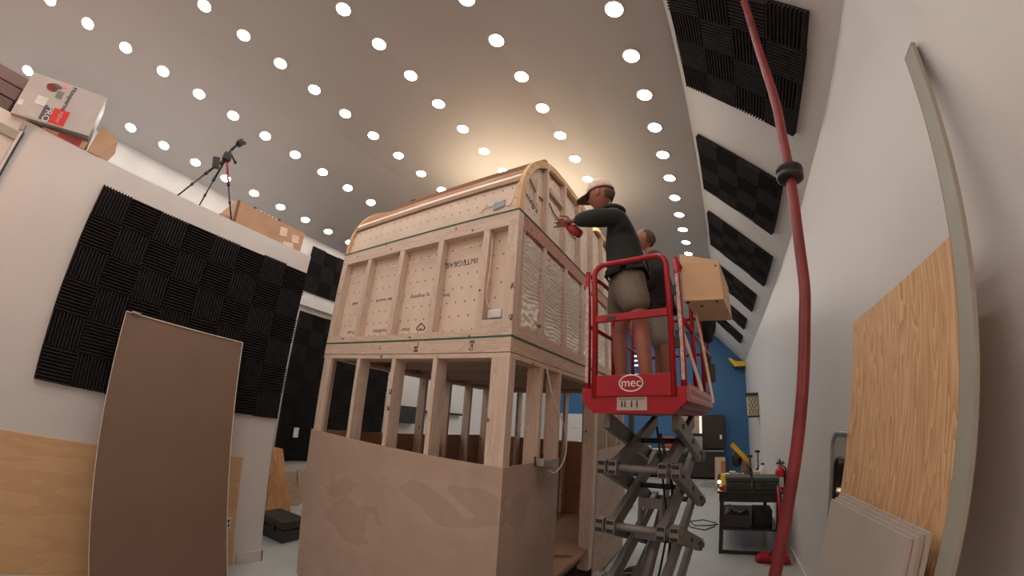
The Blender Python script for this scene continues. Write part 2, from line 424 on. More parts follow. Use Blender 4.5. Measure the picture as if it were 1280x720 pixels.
MB().box((XB + .052, 3.66, 1.19), (XB + .06, 3.76, 1.37), bev=.003).build('cover_plate', WHITE, t)
MB().box((XB + .06, 3.70, 1.26), (XB + .064, 3.72, 1.30)).build('toggle', WHITE, t)

# ------------------------------------------------------------------ the wooden house
HX0, HX1, HY0, HY1 = -3.88, -1.416, 2.38, 6.10
house = thing('wooden_house_frame', 'unfinished wooden house frame with plywood skirt, studs and a barrel roof', 'house frame', (-2.65, 4.24, 0))
# trailer bed
MB().box((HX0 + .1, HY0 + .1, .30), (HX1 - .1, HY1 - .1, .42)).build('floor_frame', DARKST, house)
MB().box((HX0 + .02, HY0 + .02, .42), (HX1 - .02, HY1 - .02, .46)).build('floor_deck', PLYDARK, house)
for x in (HX0 + .5, HX1 - .5):
    for y in (3.2, 5.2): MB().disc((x, y, .19), (1, 0, 0), .19, .16).build('wheel', RUBBER, house, label='black rubber wheel under the frame')
    for y in (3.2, 5.2): pass
# skirts
MB().box((HX0, HY0 - .015, .03), (HX1 + .012, HY0, 1.63)).build('skirt_panel', PLYSKIN, house)
MB().box((HX1, HY0, .03), (HX1 + .012, 3.38, 1.63)).build('skirt_panel', PLYSKIN, house)
MB().box((HX1, 4.60, .03), (HX1 + .012, HY1, 1.63)).build('skirt_panel', PLYSKIN, house)
MB().box((HX0 - .012, HY0, .03), (HX0, HY1, 1.63)).build('skirt_panel', PLYDARK, house)
MB().box((HX0, HY1, .03), (HX1, HY1 + .012, 1.63)).build('skirt_panel', PLYDARK, house)
def stud(x0, y0, x1, y1, z0, z1, m=None, name='stud'):
    MB().box((x0, y0, z0), (x1, y1, z1), bev=.003).build(name, m or PINE, house)
# lower walls
for x in (-3.86, -3.24, -2.70, -2.18): stud(x, HY0, x + .05, HY0 + .14, .46, 2.43)
stud(-3.81, HY0 + .002, -3.72, HY0 + .04, .46, 2.43)
stud(-1.58, HY0, -1.53, HY0 + .14, .46, 2.43); stud(-1.53, HY0 - .001, HX1, HY0 + .09, .46, 2.43, name='corner_post')
for y in (2.93, 3.335): stud(HX1 - .14, y, HX1, y + .045, .46, 2.43)
stud(HX1 - .14, 4.46, HX1, 4.60, .20, 2.43, name='door_post')
for y in (5.0, 5.5, 5.95): stud(HX1 - .14, y, HX1, y + .045, .46, 2.43)
for y in (2.9, 3.45, 4.0, 4.55, 5.1, 5.65): stud(HX0, y, HX0 + .14, y + .045, .46, 2.43)
for x in (-3.7, -3.35, -3.05, -2.75, -2.45, -2.1, -1.9, -1.6): stud(x, HY1 - .14, x + .045, HY1, .46, 2.43)
MB().box((HX0, HY0, 2.43), (HX1, HY0 + .14, 2.47), bev=.003).build('top_plate', PINEH, house)
MB().box((HX0, HY1 - .14, 2.43), (HX1, HY1, 2.47)).build('top_plate', PINEH, house)
MB().box((HX1 - .14, HY0 + .14, 2.43), (HX1, HY1 - .14, 2.47), bev=.003).build('top_plate', PINEY, house)
MB().box((HX0, HY0 + .14, 2.43), (HX0 + .14, HY1 - .14, 2.47)).build('top_plate', PINEY, house)
MB().box((HX0, HY0 - .002, 2.475), (HX1, HY0 + .04, 2.592), bev=.003).build('rim_joist', PINEH, house)
MB().box((HX1 - .04, HY0 + .04, 2.475), (HX1, HY1, 2.592), bev=.003).build('rim_joist', PINEY, house)
MB().box((HX0, HY1 - .04, 2.475), (HX1 - .04, HY1, 2.592)).build('rim_joist', PINEH, house)
MB().box((HX0, HY0 + .04, 2.475), (HX0 + .04, HY1 - .04, 2.592)).build('rim_joist', PINEY, house)
for i in range(6):
    y = HY0 + .45 + i * .53
    MB().box((HX0 + .04, y, 2.475), (HX1 - .04, y + .045, 2.592)).build('joist', PINEH, house)
MB().box((HX0 + .01, HY0 + .01, 2.592), (HX1 - .01, HY1 - .01, 2.603)).build('upper_deck', PLYDARK, house)
MB().box((HX0, HY0 - .006, 2.594), (HX1 + .006, HY0 + .01, 2.606)).box((HX1 - .01, HY0, 2.594), (HX1 + .006, HY1, 2.606)).build('sill_tape', GREEN, house)
# upper walls
front_sheet = MB().box((HX0 + .02, HY0 + .088, 2.606), (HX1 - .03, HY0 + .10, 3.70)).build('insulation_board', INSUL, house)
MB().box((HX0, HY0, 2.606), (HX1, HY0 + .088, 2.665), bev=.003).build('bottom_plate', PINEH, house)
MB().box((HX0, HY0, 3.565), (HX1, HY0 + .088, 3.705), bev=.003).build('top_plate', PINEH, house)
for x0, x1 in ((-3.88, -3.78), (-3.375, -3.31), (-2.84, -2.77), (-2.30, -2.235), (-1.77, -1.705), (-1.515, -1.418)): stud(x0, HY0 + .001, x1, HY0 + .088, 2.665, 3.565)
MB().box((-1.705, HY0 + .002, 2.665), (-1.515, HY0 + .088, 2.74)).build('blocking', PINEH, house)
def wire(name, pts, r=.004, m=None, parent=house):
    # smooth polyline
    P = [Vector(p) for p in pts]; Q = []
    for i in range(len(P) - 1):
        a, b, c, d = P[max(i - 1, 0)], P[i], P[i + 1], P[min(i + 2, len(P) - 1)]
        for k in range(8):
            t_ = k / 8; Q.append(.5 * ((2 * b) + (c - a) * t_ + (2 * a - 5 * b + 4 * c - d) * t_ ** 2 + (3 * b - a - 3 * c + d) * t_ ** 3))
    Q.append(P[-1]); return MB().tube(Q, r, 6).build(name, m or PALEBOARD, parent, True)
wire('cable', [(-3.8, HY0 + .07, 3.44), (-3.6, HY0 + .04, 3.40), (-3.38, HY0 + .045, 3.45), (-3.1, HY0 + .04, 3.44), (-2.8, HY0 + .05, 3.42), (-2.5, HY0 + .05, 3.44), (-2.25, HY0 + .05, 3.40), (-2.0, HY0 + .05, 3.46), (-1.75, HY0 + .05, 3.47)], .0045)
wire('cable', [(-1.69, HY0 + .03, 3.48), (-1.68, HY0 + .02, 3.2), (-1.70, HY0 + .03, 2.95), (-1.66, HY0 + .05, 2.84)], .005)
MB().box((-1.675, HY0 + .03, 2.76), (-1.54, HY0 + .08, 2.83), bev=.006).build('junction_box', ALU, house)
UPS = frame  # lettering is printed upside down on the boards
def pr(s, x, z, size, y=HY0 + .0875, m=INK):
    o = worldloc(house); return text('printed_lettering', s, size, frame((x - o.x, y - o.y, z - o.z), (-1, 0, 0), (0, 0, -1)), m, house)
pr('INTEGRAP', -2.055, 3.335, .080)
pr('or insulation', -2.535, 3.06, .052); pr('than it was th', -3.07, 3.075, .048); pr('install', -3.58, 3.08, .048); pr('Insu', -2.19, 3.03, .052)
pr('Inter', -2.67, 2.73, .062); pr('WoodInter', -3.03, 2.735, .062); pr('Wood', -3.55, 2.74, .058)
o_ = worldloc(house)
mb = MB()  # heart logo, outlined
hp = []
for k in range(40):
    t_ = 2 * PI * k / 40; hx = 16 * math.sin(t_) ** 3; hz = 13 * math.cos(t_) - 5 * math.cos(2 * t_) - 2 * math.cos(3 * t_) - math.cos(4 * t_)
    hp.append((-2.46 + hx * .0032, HY0 + .086, 2.745 - hz * .0024))
mb.tube(hp, .0055, 6, closed=True); mb.build('printed_heart', INK, house)
def stamp(x, z, wd, ht, y=HY0 - .004):
    mb = MB(); n = 4
    for i in range(n):
        for j in range(3):
            if random.random() < .75: mb.box((x + wd * i / n, y, z + ht * j / 3), (x + wd * (i + .6) / n, y + .003, z + ht * (j + .8) / 3))
    mb.build('lumber_stamp', INKBLK, house)
stamp(-2.42, 2.49, .05, .09); stamp(-1.80, 2.49, .05, .09)
for x, z in ((-2.68, 2.10), (-1.45, 2.98), (-1.45, 2.72), (-2.68, 1.95)): stamp(x, z, .035, .05, HY0 - .002)
# nail dots on the lumber
KN = mat('knot dark', rgb(90, 60, 50), .7)
for x, z in ((-3.6, 3.64), (-3.0, 3.62), (-2.1, 3.66), (-2.5, 2.63), (-1.9, 3.60), (-1.75, 3.0), (-3.84, 3.2), (-2.9, 2.53)):
    MB().disc((x, HY0 - .003, z), (0, 1, 0), .009, .004, 8).build('knot', KN, house)
# right upper wall
MB().box((HX1 - .088, HY0 + .088, 2.606), (HX1, HY1, 2.70), bev=.003).build('bottom_plate', PINEY, house)
MB().box((HX1 - .088, HY0 + .088, 3.565), (HX1, HY1, 3.705), bev=.003).build('top_plate', wood('stained rim board', rgb(196, 150, 128), rgb(140, 82, 70), grain=(1, 3, 6), scale=5, gain=.8), house)
MB().box((HX1 - .01, HY0 - .004, 3.703), (HX1 + .006, HY1, 3.716)).box((HX0, HY0 - .006, 3.703), (HX1 + .006, HY0 + .01, 3.716)).build('sill_tape', GREEN, house)
BAY = [2.40, 2.90, 3.43, 3.96, 4.49, 5.02, 5.55, 6.04]
for i, y in enumerate(BAY): stud(HX1 - .088, y + (.088 if i == 0 else 0), HX1 - .001, y + (.11 if i == 0 else .055), 2.70, 3.565)
for i in range(len(BAY) - 1):   # spray foam fields, ridged and lumpy
    y0 = BAY[i] + (.11 if i == 0 else .055); y1 = BAY[i + 1]; ny, nz = 26, 80; mb = MB(); g = []
    for a in range(ny + 1):
        row = []
        for b in range(nz + 1):
            y = y0 + (y1 - y0) * a / ny; z = 2.70 + .865 * b / nz
            q = noise.noise(Vector((y * 5, z * 6, i * 3.1)))
            ridge = math.sin(z * 165 + 5 * noise.noise(Vector((y * 4, z * 3, i)))) * .016
            lump = noise.noise(Vector((y * 26, z * 26, i * 9))) * .020
            mixf = min(1, max(0, (z - 2.95 - .1 * q) / .12)) if i == 0 else min(1, max(.35, (z - 2.7) * 3))
            edge = min(a, ny - a) / ny; e2 = min(b, nz - b) / nz
            d = .028 + ridge * mixf + lump * (1.15 - mixf) - .03 * max(0, 1 - edge * 14) - .03 * max(0, 1 - e2 * 30)
            row.append(mb.bm.verts.new((HX1 - .055 + d, y, z)))
        g.append(row)
    for a in range(ny):
        for b in range(nz): mb.bm.faces.new((g[a][b], g[a + 1][b], g[a + 1][b + 1], g[a][b + 1]))
    mb.box((HX1 - .088, y0, 2.70), (HX1 - .06, y1, 3.565))
    mb.build('spray_foam_fill', SPRAY, house, True)
# hidden sides of the upper walls
MB().box((HX0, HY0 + .1, 2.606), (HX0 + .09, HY1, 3.705)).build('side_sheet', INSUL, house)
MB().box((HX0, HY1 - .09, 2.606), (HX1 - .09, HY1, 3.705)).build('side_sheet', INSUL, house)
# barrel roof
half = [(2.385, 3.716), (2.385, 3.85), (2.425, 4.06), (2.54, 4.30), (2.74, 4.50), (3.0, 4.63), (3.34, 4.685), (3.75, 4.70), (4.24, 4.70)]
def smooth(P, n=5):
    Q = []
    for i in range(len(P) - 1):
        a, b, c, d = [Vector(P[j]) for j in (max(i - 1, 0), i, i + 1, min(i + 2, len(P) - 1))]
        for k in range(n):
            t_ = k / n; Q.append(.5 * ((2 * b) + (c - a) * t_ + (2 * a - 5 * b + 4 * c - d) * t_ ** 2 + (3 * b - a - 3 * c + d) * t_ ** 3))
    Q.append(Vector(P[-1])); return Q
hs = smooth(half); arch = [(q.x, q.y) for q in hs] + [(2 * 4.24 - q.x, q.y) for q in hs[:-1][::-1]]
def inset(P, d):
    out = []
    for i, p in enumerate(P):
        a = Vector(P[max(i - 1, 0)]); b = Vector(P[min(i + 1, len(P) - 1)]); t_ = (b - a).normalized(); out.append((p[0] + t_.y * d, p[1] - t_.x * d))
    return out
def arch_strip(name, x0, x1, d0, d1, m, P=arch):
    A = inset(P, d0); B = inset(P, d1); mb = MB(); n = len(P)
    rows = [[mb.bm.verts.new((x, y, z)) for (y, z) in L] for x, L in ((x0, A), (x1, A), (x1, B), (x0, B))]
    for j in range(4):
        U, V_ = rows[j], rows[(j + 1) % 4]
        for i in range(n - 1): mb.bm.faces.new((U[i], U[i + 1], V_[i + 1], V_[i]))
    mb.bm.faces.new([r[0] for r in rows]); mb.bm.faces.new([r[-1] for r in rows][::-1])
    return mb.build(name, m, house)
ARCHM = wood('laminated arch ply', rgb(226, 190, 150), rgb(170, 122, 88), grain=(14, 1, 1), scale=2, gain=.5)
arch_strip('arch_rib', -1.456, -1.416, 0, .075, ARCHM)
for x in (-2.08, -2.70, -3.30): arch_strip('arch_rib', x, x + .04, .052, .12, ARCHM)
arch_strip('arch_rib', -3.88, -3.84, 0, .075, ARCHM)
arch_strip('roof_board', -3.84, -1.456, .04, .052, INSUL, arch[:14])
arch_strip('roof_board', -3.84, -1.456, .04, .052, PLYDARK, arch[13:])
for j in (0, 1, 2, 3): pass
def purlin(y, z, ang, m=PALEBOARD, wd=.07, th=.035):
    mb = MB(); mb.box((-3.84, y - wd / 2, z - th / 2), (-1.456, y + wd / 2, z + th / 2), rot=(ang, 0, 0), bev=.003); mb.build('purlin', m, house)
purlin(2.455, 4.115, R(52), wd=.095, th=.04); purlin(2.96, 4.655, R(22), PLYDARK, wd=.09, th=.05); purlin(3.6, 4.68, 0, PINEH); purlin(4.9, 4.68, 0, PINEH); purlin(5.4, 4.655, R(-12), PINEH)
MB().box((-1.82, 2.43, 3.80), (-1.62, 2.46, 3.82), rot=(0, R(-5), 0)).box((-1.72, 2.405, 3.79), (-1.60, 2.45, 3.86), rot=(0, R(-8), 0), bev=.005).build('junction_box', mat('blue grey box', rgb(150, 165, 175), .4), house)
wire('cable', [(-1.60, 2.43, 3.82), (-1.52, 2.40, 3.80), (-1.47, 2.39, 3.95), (-1.44, 2.40, 4.02)], .006)
wire('cable', [(-1.70, 2.42, 3.83), (-1.80, 2.41, 3.84), (-1.86, 2.41, 3.79)], .006)
for x, y, z in ((-2.85, 3.0, 4.70), (-3.05, 3.0, 4.70), (-3.45, 2.95, 4.68)):
    MB().box((x - .04, y - .02, z - .02), (x + .04, y + .02, z + .025), bev=.005).tube([(x, y, z), (x - .05, y, z + .04)], .006, 6).build('clamp', BLACK, house)
# right gable fill
gin = [(y, z) for y, z in inset(arch, .075)]
mb = MB(); mb.prism([(HX1 - .075, y, max(z, 3.716)) for y, z in gin], (.012, 0, 0)); gable = mb.build('gable_board', INSULY, house)
mb = MB(); mb.prism([(HX0 + .03, y, max(z, 3.716)) for y, z in gin], (.012, 0, 0)); mb.build('gable_board', INSUL, house)
def arch_h(y):
    for (y0, z0), (y1, z1) in zip(gin, gin[1:]):
        if y0 <= y <= y1: return z0 + (z1 - z0) * (y - y0) / (y1 - y0 + 1e-9)
    return 3.75
for y in (2.92, 3.40, 3.88, 4.36, 4.84, 5.32):
    MB().box((HX1 - .063, y, 3.716), (HX1 - .002, y + .05, arch_h(y) + .01), bev=.003).build('gable_stud', PINE, house)
for a, b in ((2.6, 2.92), (3.0, 3.38), (3.5, 3.86)):
    wire('cable', [(HX1 - .05, a, 4.22), (HX1 - .045, (a + b) / 2, 4.12), (HX1 - .05, b, 4.13)], .008, mat('brown cable', rgb(120, 82, 66), .6))
MB().box((HX1 - .05, 3.05, 4.30), (HX1 - .02, 3.40, 4.36)).build('blocking', PINEY, house)
MB().box((HX1 - .045, 2.74, 3.98), (HX1 - .02, 2.765, 4.28)).build('shim', PALEBOARD, house)
text('printed_lettering', 'Integra', .10, frame((HX1 - .061 - o_.x, 2.70 - o_.y, 3.98), (0, 1, -.25), (0, .25, 1)), INK, house)
# work light hanging off the skirt corner with its cord
t = thing('clamp_light', 'grey metal work light clipped at the skirt corner by the doorway', 'work light', (-1.39, 3.1, 1.6))
MB().box((-1.40, 2.88, 1.585), (-1.33, 3.10, 1.65), rot=(R(-8), 0, 0), bev=.01).build('housing', mat('galvanised box', rgb(160, 158, 150), .4, metal=.3), t)
MB().box((-1.392, 3.10, 1.575), (-1.338, 3.13, 1.62), bev=.004).build('lens', WHITE, t)
MB().tube([(-1.40, 2.86, 1.68), (-1.40, 2.86, 1.60)], .008, 8).build('clip', DARKST, t)
wire('cord', [(-1.39, 2.98, 2.44), (-1.37, 3.08, 2.2), (-1.34, 3.26, 1.98), (-1.33, 3.36, 1.80), (-1.34, 3.34, 1.62), (-1.36, 3.20, 1.52), (-1.37, 3.08, 1.55)], .006, WHITE, t)
# clutter on the house floor
tag(MB().box((-1.9, 4.0, .462), (-1.6, 4.5, .49), rot=(0, 0, .5)).build('board_offcut', PLYDARK), 'dark board offcut on the house floor inside the doorway', 'offcut')
tag(MB().tube([(-2.0, 3.5, .475), (-1.8, 3.7, .475), (-1.7, 3.85, .475)], .012, 6).build('steel_bar', BLACK), 'black bar lying across the floor inside the doorway', 'bar')

# ================================================================== SCISSOR LIFT (built in its own frame)
lift = thing('scissor_lift', 'red and grey scissor lift raised beside the wooden house', 'scissor lift', (-.86, 2.47, 0))
lift.rotation_euler = (0, 0, R(-4.8))
LO = Vector((-.86, 2.47, 0))
def LP(mb, name, m, smooth_=False, label=None, parent=lift):
    # geometry is written in lift coordinates (u, v, w): build raw and parent
    me = bpy.data.meshes.new(name); bmesh.ops.recalc_face_normals(mb.bm, faces=mb.bm.faces[:]); mb.bm.to_mesh(me); mb.bm.free(); me.materials.append(m)
    if smooth_:
        for p in me.polygons: p.use_smooth = True
    o = bpy.data.objects.new(name, me); COL.objects.link(o); o.parent = parent
    if label: o['label'] = label
    return o
W_, D_ = .67, 1.62
# platform deck
LP(MB().box((.02, .02, 2.075), (W_ - .02, D_, 2.105)), 'platform_deck', DARKST)
# front toe board with chamfered corners
LP(MB().prism([(-.015, 0, 2.21), (-.015, 0, 2.125), (.07, 0, 2.045), (W_ - .07, 0, 2.045), (W_ + .015, 0, 2.125), (W_ + .015, 0, 2.21)], (0, .03, 0)), 'toe_board', RED)
# side beams with chamfer
for s_ in (0, 1):
    x0 = W_ - .015 if s_ else -.015; x1 = W_ + .015 if s_ else .015; xi = W_ - .085 if s_ else .085
    mb = MB(); mb.box((x0, .03, 2.12), (x1, D_, 2.235)); mb.prism([(x0 if s_ else x1, .03, 2.12), (xi, .03, 2.05), (x1 if s_ else x0, .03, 2.12)], (0, D_ - .03, 0))
    b_ = LP(mb, 'side_beam', RED)
    if s_: side_beam = b_
LP(MB().box((.08, .03, 2.045), (W_ - .08, D_, 2.075)), 'platform_frame', mat('dusty red underside', (.30, .05, .05), .5))
# gate: rounded hoop, mid rail, lower panel
def hoop(u0, u1, w0, w1, r=.08, v=0.0, tr=.019, n=6):
    pts = [(u0, v, w0), (u0, v, w1 - r)]
    pts += [(u0 + r - r * math.cos(a), v, w1 - r + r * math.sin(a)) for a in [PI / 2 * k / n for k in range(1, n + 1)]]
    pts += [(u1 - r + r * math.sin(a), v, w1 - r + r * math.cos(a)) for a in [PI / 2 * k / n for k in range(0, n + 1)]]
    pts += [(u1, v, w0)]
    return pts
LP(MB().tube(hoop(.075, .605, 2.15, 3.10), .02, 10), 'gate_hoop', RED, True)
LP(MB().box((.09, -.018, 2.665), (.59, .012, 2.715), bev=.004), 'gate_rail', RED)
LP(MB().box((.09, -.016, 2.155), (.59, .014, 2.295), bev=.004), 'gate_panel', RED)
LP(MB().box((.17, -.021, 2.675), (.235, -.017, 2.70), bev=.001), 'gate_latch', DARKST)
# corner posts
for u in (.01, .665):
    LP(MB().tube([(u, .03, 2.10), (u, .03, 3.06)], .02, 10).tube([(u, .03, 3.06), (u, .03, 3.075)], .017, 10), 'post', RED, True)
for u in (.01, .665):
    LP(MB().box((u - .011, .006, 2.25), (u + .011, .0105, 2.95)), 'warning_strip', mat('worn label strip', rgb(190, 165, 155), .6, var=.4, scale=40), label='pale worn label strip on the corner post')
    LP(MB().tube([(u, .03, 3.05), (u, .3, 3.08), (u, 1.3, 3.08), (u, D_ - .05, 3.04)], .018, 10), 'top_rail', RED, True)
    LP(MB().tube([(u, .03, 2.66), (u, D_ - .02, 2.66)], .015, 10), 'mid_rail', RED, True)
    for v in (.55, 1.10, D_ - .02): LP(MB().tube([(u, v, 2.2), (u, v, 3.07 if v < 1.5 else 3.04)], .017, 10), 'post', RED, True)
for wz, rr in ((3.04, .018), (2.66, .015)): LP(MB().tube([(.01, D_ - .02, wz), (.665, D_ - .02, wz)], rr, 10), 'back_rail', RED, True)
for w0 in (2.80, 2.45): LP(MB().box((.62, -.002, w0), (.655, .02, w0 + .07), bev=.004), 'hinge', BLACK)
# decals
LP(MB().box((W_ + .015, .10, 2.14), (W_ + .018, 1.50, 2.225)), 'side_decal', mat('pale decal with pink reflection', rgb(205, 160, 155), .5, var=.15, scale=12), label='pale decal strip with painted pink reflection on the side beam')  # sticker strip; its pink tone also stands in for reflection on the beam
mb = MB()
for k in range(16): mb.box((W_ + .018, .16 + k * .078, 2.165), (W_ + .0185, .16 + k * .078 + .045, 2.165 + .02 + .02 * random.random()))
LP(mb, 'side_decal_print', mat('decal print', rgb(150, 60, 60), .6))
# logo: white ring and lettering
mb = MB(); n = 40
ring = [(.335 + .078 * math.cos(2 * PI * k / n), -.0185, 2.238 + .052 * math.sin(2 * PI * k / n)) for k in range(n)]
mb.tube(ring, .0045, 6, closed=True); LP(mb, 'logo_ring', WHITE)
text('logo_lettering', 'mec', .080, frame((.335, -.018, 2.240), (1, 0, 0), (0, 0, 1)), WHITE, lift, .0015)
t_ = LP(MB().box((.235, -.004, 2.065), (.435, 0, 2.15)), 'instruction_plate', mat('grey instruction plate', rgb(176, 168, 160), .5, var=.08, scale=20))
mb = MB()
for u in (.265, .285, .33, .365): mb.box((u, -.0055, 2.085), (u + .009, -.004, 2.118)).box((u, -.0055, 2.121), (u + .008, -.004, 2.128))
mb.box((.25, -.0055, 2.135), (.42, -.004, 2.138)); LP(mb, 'plate_pictogram', INKBLK)
# scissor stack
levels = [2.0, 1.665, 1.25, .835, .42]
V0, V1 = .30, 1.52
for k in range(4):
    a, b = levels[k], levels[k + 1]
    for u in (.055, .555): LP(MB().beam((u, V0, a), (u, V1, b), .05, .115, bev=.006), 'scissor_arm', STEEL)
    for u in (.125, .485): LP(MB().beam((u, V0, b), (u, V1, a), .05, .115, bev=.006), 'scissor_arm', STEEL)
    LP(MB().tube([(.02, (V0 + V1) / 2, (a + b) / 2), (.59, (V0 + V1) / 2, (a + b) / 2)], .022, 12), 'centre_pin', DARKST, True)
for k, wv in enumerate(levels[1:4]):
    for v in (V0, V1):
        LP(MB().tube([(.0, v, wv), (.61, v, wv)], .026, 14), 'cross_tube', STEEL, True)
        for u in (.005, .085, .44, .53):
            pb = LP(MB().box((u, v - .05, wv - .05), (u + .065, v + .05, wv + .05), bev=.008), 'pivot_block', STEEL)
            for w0, w1 in ((.016, .043), (-.043, -.016)): LP(MB().box((u + .008, v - .0525, wv + w0), (u + .057, v - .049, wv + w1)), 'slot', BLACK, parent=pb)
# small bolts on arms
for k in range(4):
    a, b = levels[k], levels[k + 1]
    for f in (.12, .5, .88): LP(MB().disc((.58, V0 + (V1 - V0) * f, a + (b - a) * f), (1, 0, 0), .02, .02, 10), 'bolt', DARKST)
# lift cylinder with its bracket
LP(MB().tube([(.305, .55, .78), (.305, 1.15, 1.30)], .045, 14), 'cylinder_barrel', STEEL, True)
LP(MB().tube([(.305, 1.10, 1.26), (.305, 1.42, 1.55)], .025, 12), 'cylinder_rod', ALU, True)
LP(MB().box((.21, .62, 1.33), (.40, .66, 1.40)).box((.21, .62, 1.12), (.235, .66, 1.33)).box((.375, .62, 1.12), (.40, .66, 1.33)).box((.19, .62, 1.09), (.42, .66, 1.13)), 'cylinder_bracket', STEEL)
LP(MB().tube([(.42, .5, .5), (.44, .7, .9), (.41, 1.0, 1.2), (.43, .8, 1.5), (.38, .6, 1.9)], .012, 8), 'hydraulic_hose', BLACK, True)
LP(MB().tube([(.36, .5, .5), (.37, .75, .8), (.36, 1.05, 1.1), (.35, .9, 1.4), (.33, .7, 1.95)], .009, 8), 'hydraulic_hose', BLACK, True)
# chassis
LP(MB().box((.0, .05, .16), (W_, D_, .36), bev=.02), 'chassis', STEEL)
LP(MB().box((.03, .12, .36), (.18, D_ - .1, .42), bev=.01), 'chassis_tray', RED)
for u in (-.02, W_ - .09):
    for v in (.22, D_ - .22): LP(MB().tube([(u, v, .19), (u + .11, v, .19)], .19, 24), 'wheel', RUBBER)
LP(MB().lathe((.02, 1.30, .45), [(.02, -.06), (.15, -.05), (.15, .05), (.02, .06)], 24, (0, 1, 0)), 'hose_reel', BLACK, True)
def L2W(u, v, w_):
    a = R(-4.8); return Vector((LO.x + u * math.cos(a) - v * math.sin(a), LO.y + u * math.sin(a) + v * math.cos(a), w_))

# plywood box hung outside the lift rail
t = thing('plywood_box', 'plywood box hanging off the right rail of the scissor lift', 'box', (-.06, 2.95, 2.82))
mb = MB(); bx = [(-.175, 2.62, 2.815), (.095, 2.66, 2.81), (.095, 2.66, 3.10), (-.175, 2.62, 3.175)]
mb.prism(bx, (.075, .62, 0)); mb.build('shell', BOXPLY, t)
MB().disc((.07, 2.655, 3.06), (0, 1, 0), .006, .01, 8).build('nail_hole', INKBLK, t)
for p in ((-.15, 2.66, 2.81), (.05, 2.70, 2.81), (-.06, 2.78, 2.81)): MB().disc((p[0], p[1], p[2]), (0, 0, 1), .012, .006, 10).build('nail_hole', INKBLK, t)
# wood strips stuck through the rails and a jacket over the back rail
for a, b, lb in (((-.25, 2.95, 2.78), (-.10, 2.80, 2.20), 'left pale wood strip leaning inside the lift rail'), ((-.12, 3.0, 2.85), (-.03, 2.85, 2.12), 'right pale wood strip leaning against the lift rail')):
    solo(MB().beam(a, b, .012, .02), 'wood_strip', PALEBOARD, lb, 'wood strip', loc=b)
mb = MB(); bmesh.ops.create_icosphere(mb.bm, subdivisions=4, radius=1)
for v in mb.bm.verts:
    c = v.co.copy(); n_ = noise.noise(c * 2.2) * .25
    v.co = Vector((c.x * .085 * (1 + n_), c.y * .20 * (1 + n_), max(-1.0, c.z) * .21 * (1 + n_ * .6)))
    v.co += Vector((-.05, 3.72, 2.92))
solo(mb, 'hanging_jacket', mat('navy jacket', (.012, .013, .025), .9), 'dark navy jacket draped over the back right rail of the lift', 'jacket', smooth=True)
mb = MB().box((-.10, 3.55, 2.34), (.0, 3.68, 2.50), bev=.02).tube([(-.05, 3.6, 2.5), (-.04, 3.58, 2.57)], .012, 8)
solo(mb, 'control_box', mat('green grey box', (.06, .07, .05), .6), 'small dark control box on the lift side above the beam', 'control box')

# ================================================================== PEOPLE
def skin_mesh(nodes, edges, root, sub=2):
    me = bpy.data.meshes.new('s'); me.from_pydata([Vector(n[:3]) for n in nodes], edges, [])
    o = bpy.data.objects.new('s', me); COL.objects.link(o)
    sk = o.modifiers.new('skin', 'SKIN'); sk.use_smooth_shade = True; sk.branch_smoothing = .6
    ss = o.modifiers.new('sub', 'SUBSURF'); ss.levels = sub; ss.render_levels = sub
    for i, n in enumerate(nodes):
        d = me.skin_vertices[0].data[i]; r = n[3]; d.radius = r if isinstance(r, tuple) else (r, r); d.use_root = (i == root)
    dg = bpy.context.evaluated_depsgraph_get(); out = bpy.data.meshes.new_from_object(o.evaluated_get(dg))
    bpy.data.objects.remove(o); return out
def merge(meshes, voxel=None, name='m', smooth_it=4):
    bm = bmesh.new()
    for m_ in meshes: bm.from_mesh(m_)
    me = bpy.data.meshes.new(name); bm.to_mesh(me); bm.free()
    if voxel:
        o = bpy.data.objects.new('t', me); COL.objects.link(o)
        r = o.modifiers.new('r', 'REMESH'); r.mode = 'VOXEL'; r.voxel_size = voxel
        s_ = o.modifiers.new('s', 'SMOOTH'); s_.factor = .5; s_.iterations = smooth_it
        dg = bpy.context.evaluated_depsgraph_get(); me = bpy.data.meshes.new_from_object(o.evaluated_get(dg)); bpy.data.objects.remove(o)
    for p in me.polygons: p.use_smooth = True
    return me
